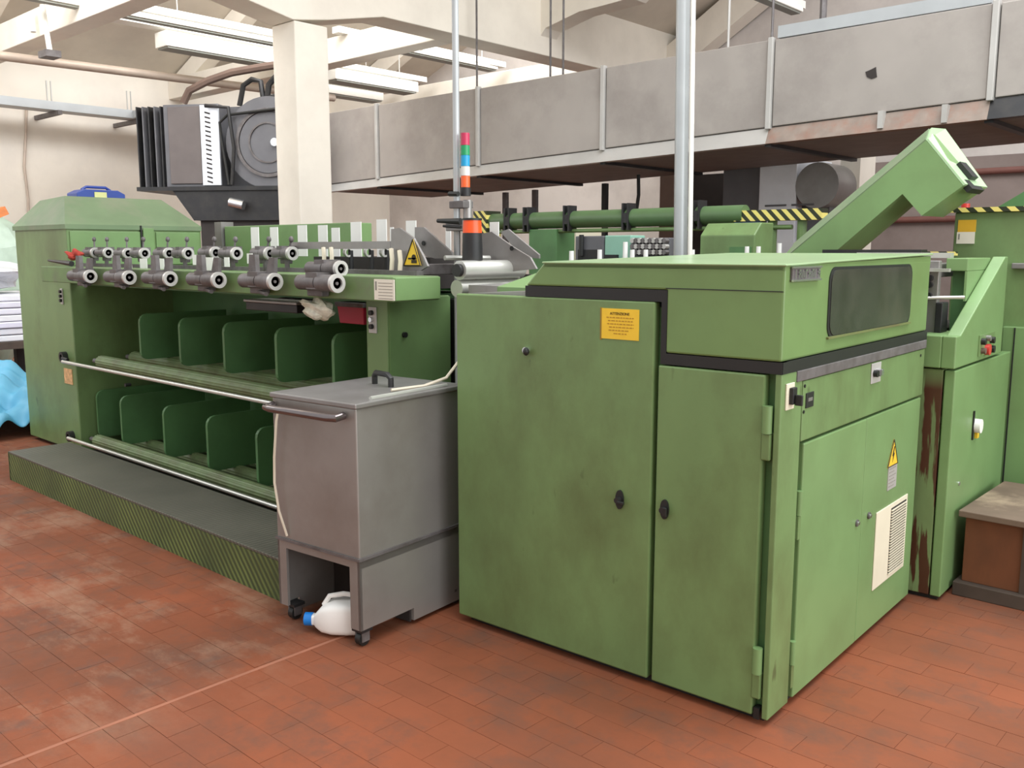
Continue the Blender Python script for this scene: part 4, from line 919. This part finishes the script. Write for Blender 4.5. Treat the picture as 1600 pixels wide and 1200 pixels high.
# ================================================================== BACKGROUND MACHINE ROW UNDER THE DUCT
YB = 6.4
def pt(x, y, Y=YB): return at(x, y, Y=Y)
rw = thing('overhead_tube', 'green overhead tube with black clips behind the hood', 'machine', (pt(1000, 400).x, YB, 0))
a = pt(770, 348); b = pt(1165, 334)
MB().cyl((a.x, YB, (a.z+b.z)/2), (b.x, YB, (a.z+b.z)/2), .075, n=22).build('tube', M['green_tube'], rw, world=True, smooth=True)
a2 = pt(765, 363); b2 = pt(1240, 351)
MB().cyl((a2.x, YB-.02, a2.z), (b2.x, YB-.02, a2.z+.0), .018, n=10).build('lower_rail', M['green'], rw, world=True, smooth=True)
zc = (a.z+b.z)/2
for x in (800, 830, 893, 985, 1095):
    c = pt(x, 340); MB().box(c.x-.035, c.x-.018, YB-.08, YB+.03, zc-.1, zc+.12).box(c.x+.018, c.x+.035, YB-.08, YB+.03, zc-.1, zc+.12).box(c.x-.02, c.x+.02, YB-.08, YB-.07, zc-.04, zc+.04).build('tube_clip', M['blackm'], rw, world=True)
c = pt(757, 348); MB().box(c.x-.05, c.x+.12, YB-.1, YB+.1, zc-.14, zc+.1).build('striped_end', M['hazard'], rw, world=True)
c0 = pt(833, 380); c1 = pt(876, 380); MB().box(c0.x, c1.x, YB-.06, YB+.2, 0, zc-.08).build('post', M['green_dark'], rw, world=True, bevel=.006)
c0 = pt(1153, 334); c1 = pt(1290, 330)
MB().box(c0.x, c1.x, YB-.06, YB+.04, zc-.05, zc+.03).build('striped_beam', M['hazard'], rw, world=True)
MB().box(c0.x-.0, c0.x+.22, YB-.05, YB+.04, zc-.1, zc-.05).build('blue_socket', mk('blue_socket', srgb(56, 78, 110), .5), rw, world=True)
for x in (1206, 1252): c = pt(x, 380); MB().cyl((c.x, YB, 0), (c.x, YB, zc-.05), .035, n=10).build('post', M['green'], rw, world=True)

def box_thing(name, label, cat, x0, y0, x1, y1, Y, dep, m, zb_=None, bevel=.008, extra=None):
    a = at(x0, y0, Y=Y); b = at(x1, y1, Y=Y); z0_ = b.z if zb_ is None else zb_
    t_ = thing(name, label, cat, ((a.x+b.x)/2, Y+dep/2, z0_))
    MB().box(a.x, b.x, Y, Y+dep, z0_, a.z).build('casing', m, t_, world=True, bevel=bevel)
    return t_, a, b
t, a, b = box_thing('control_cabinet', 'grey control box with dark panel behind the hood', 'control box', 899, 369, 943, 402, 6.0, .2, M['greybox'], 0)
MB().box(a.x+.04, b.x-.06, 5.985, 6.0, 1.5, 1.6).build('panel', M['blackm'], t, world=True)
MB().cyl((a.x+.08, 5.98, 1.55), (a.x+.08, 5.98, 1.72), .02).build('lever', M['black'], t, world=True)
t, a, b = box_thing('motor_cover', 'pale teal machine cover behind the hood', 'machine', 945, 368, 985, 402, 6.0, .2, M['teal'], 0)
MB().box(a.x+.02, a.x+.14, 5.97, 6.0, 1.5, 1.56).build('handle', M['blackm'], t, world=True)
t, a, b = box_thing('gear_box', 'grey greasy gearbox row beside the teal cover', 'machine', 987, 372, 1046, 402, 6.0, .2, M['greybox'], 0)
for i in range(10):
    for j in range(3):
        c = at(992+5.5*i, 376+9*j, Y=5.99); MB().cyl((c.x, 6.0, c.z), (c.x, 5.95, c.z), .02, n=8).build('bobbin_peg', M['steel_dark'] if (i+j) % 2 else M['galv_edge'], t, world=True)
t, a, b = box_thing('cream_cabinet', 'cream machine end panel behind the overhead tube', 'machine', 876, 352, 900, 402, 6.9, .4, M['cream'], 0)
t = thing('green_gear_case', 'green chamfered gear case behind the conduit pole', 'machine', (at(1135, 390, Y=6.0).x, 6.2, 0))
a = at(1094, 368, Y=6.0); b = at(1180, 347, Y=6.0)
MB().prism([(6.0, 0), (6.0, a.z), (6.1, b.z), (6.28, b.z), (6.28, 0)], 'x', a.x, b.x).build('casing', M['green'], t, world=True, bevel=.008)
MB().box(a.x+.25, a.x+.42, 5.99, 6.0, 1.45, 1.62).build('hatch', M['green_dark'], t, world=True)
for i, (x, y0, y1, yy) in enumerate(((1009, 390, 404, 5.6), (1167, 385, 402, 5.6), (1185, 385, 402, 5.6), (1218, 380, 392, 5.6), (988, 390, 404, 5.6), (977, 378, 404, 5.6), (1082, 390, 404, 5.6), (893, 392, 404, 5.6), (937, 390, 402, 5.6))):
    a = at(x-3.5, y0, Y=yy); b = at(x+3.5, y1, Y=yy)
    tag(MB().cyl(((a.x+b.x)/2, yy, 1.3), ((a.x+b.x)/2, yy, a.z), (b.x-a.x)/2, (b.x-a.x)/2*.8, n=12).build('yarn_bobbin', M['white'], smooth=True), 'white yarn bobbin behind the hood, '+['fifth', 'seventh', 'eighth', 'ninth and shortest', 'fourth', 'third and tallest', 'sixth', 'first', 'second'][i]+' from the left', 'bobbin', 'white bobbins behind the hood')
tag(MB().box(-5.2, -2.2, 5.5, 5.75, 0, 1.3).build('bobbin_bench', M['blackm'], bevel=.01), 'dark bench carrying white bobbins behind the hood', 'bench')
# pale blue fan housing and posts under the duct
t, a, b = box_thing('fan_housing', 'pale sheet metal fan housing under the duct', 'fan', 1131, 245, 1188, 332, 9.2, .8, M['greybox'], 0, .01)
b2 = at(1246, 330, Y=9.2)
MB().box(b.x, b2.x, 9.15, 10.0, 1.2, 2.55).build('access_panel', M['sheetblue'], t, world=True, bevel=.01)
for i in range(2): MB().box(b.x+.08+.3*i, b.x+.32+.3*i, 9.14, 9.15, 2.05, 2.07).build('panel_handle', M['greybox'], t, world=True)
b3 = at(1310, 330, Y=9.2)
MB().cyl(((b2.x+b3.x)/2, 9.15, 2.25), ((b2.x+b3.x)/2, 10.0, 2.25), (b3.x-b2.x)/2*1.05, n=32).build('round_scroll', M['steel'], t, world=True, smooth=True)
MB().box(b2.x, b2.x+.3, 9.3, 10, 1.2, 2.25).build('scroll_leg', M['greybox'], t, world=True)
a = at(1311, 300, Y=9.6); b = at(1342, 300, Y=9.6)
struct(MB().box(a.x, b.x, 9.6, 10.0, 0, 2.6).build('trim_20', M['concrete']), 'slim cream pillar behind the chute')
a = at(1031, 300, Y=9.9); b = at(1052, 300, Y=9.9)
struct(MB().box(a.x, b.x, 9.9, 10.3, 0, 2.6).build('trim_21', M['brown']), 'brown pillar under the duct')
t, a, b = box_thing('dark_loom', 'dark machine block in the background under the duct', 'machine', 1060, 275, 1131, 340, 10.1, .5, M['dark_in'], 0)
MB().box(a.x-.1, b.x, 10.05, 10.3, a.z+.12, a.z+.3).build('light_strip', M['galv_edge'], t, world=True)
for x, yt, lab in ((790, 288, 'thin dark post just right of the signal pole, under the duct'), (836, 280, 'thin dark post above the overhead tube, second from the signal pole'), (945, 270, 'thick dark post under the duct left of the brown pillar')):
    a = at(x, 330, Y=9.0); tag(MB().box(a.x-.03, a.x+.03, 8.97, 9.03, 0, 2.452+.024*(a.x+5.2)-.034).build('steel_post', M['steel_dark'] if x < 900 else M['blackm']), lab, 'post')
for y, lab in ((275, 'upper red pipe on the back wall behind the chute'), (342, 'lower red pipe on the back wall behind the chute')):
    a = at(1350, y+3, Y=YW-.08); b = at(1600, y-4, Y=YW-.08)
    tag(MB().cyl((a.x, YW-.11, a.z), (a.x+6, YW-.11, a.z), .04, n=12).build('wall_pipe', M['maroon'], smooth=True), lab, 'pipe')
a = at(917, 300, Y=8.6)
tag(MB().tube([(at(997, 300, Y=8.6).x, 8.6, 2.42), (at(998, 300, Y=8.6).x, 8.6, 2.2), (at(995, 318, Y=8.6).x, 8.6, 2.05)], .02).build('hanging_cable', M['black']), 'short black cable hanging from the duct', 'cable')
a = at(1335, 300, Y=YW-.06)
struct(MB().box(a.x, 7, YW-.06, YW, 0, 2.75).build('trim_22', mk('mauve_lower_wall', srgb(146, 132, 126), .8, var=.08, scale=1.5, grime=srgb(112, 98, 92), gamt=.6, gscale=1.2)), 'dull mauve-grey lower wall behind the chute')  # lower right part of the back wall in a darker mauve-grey
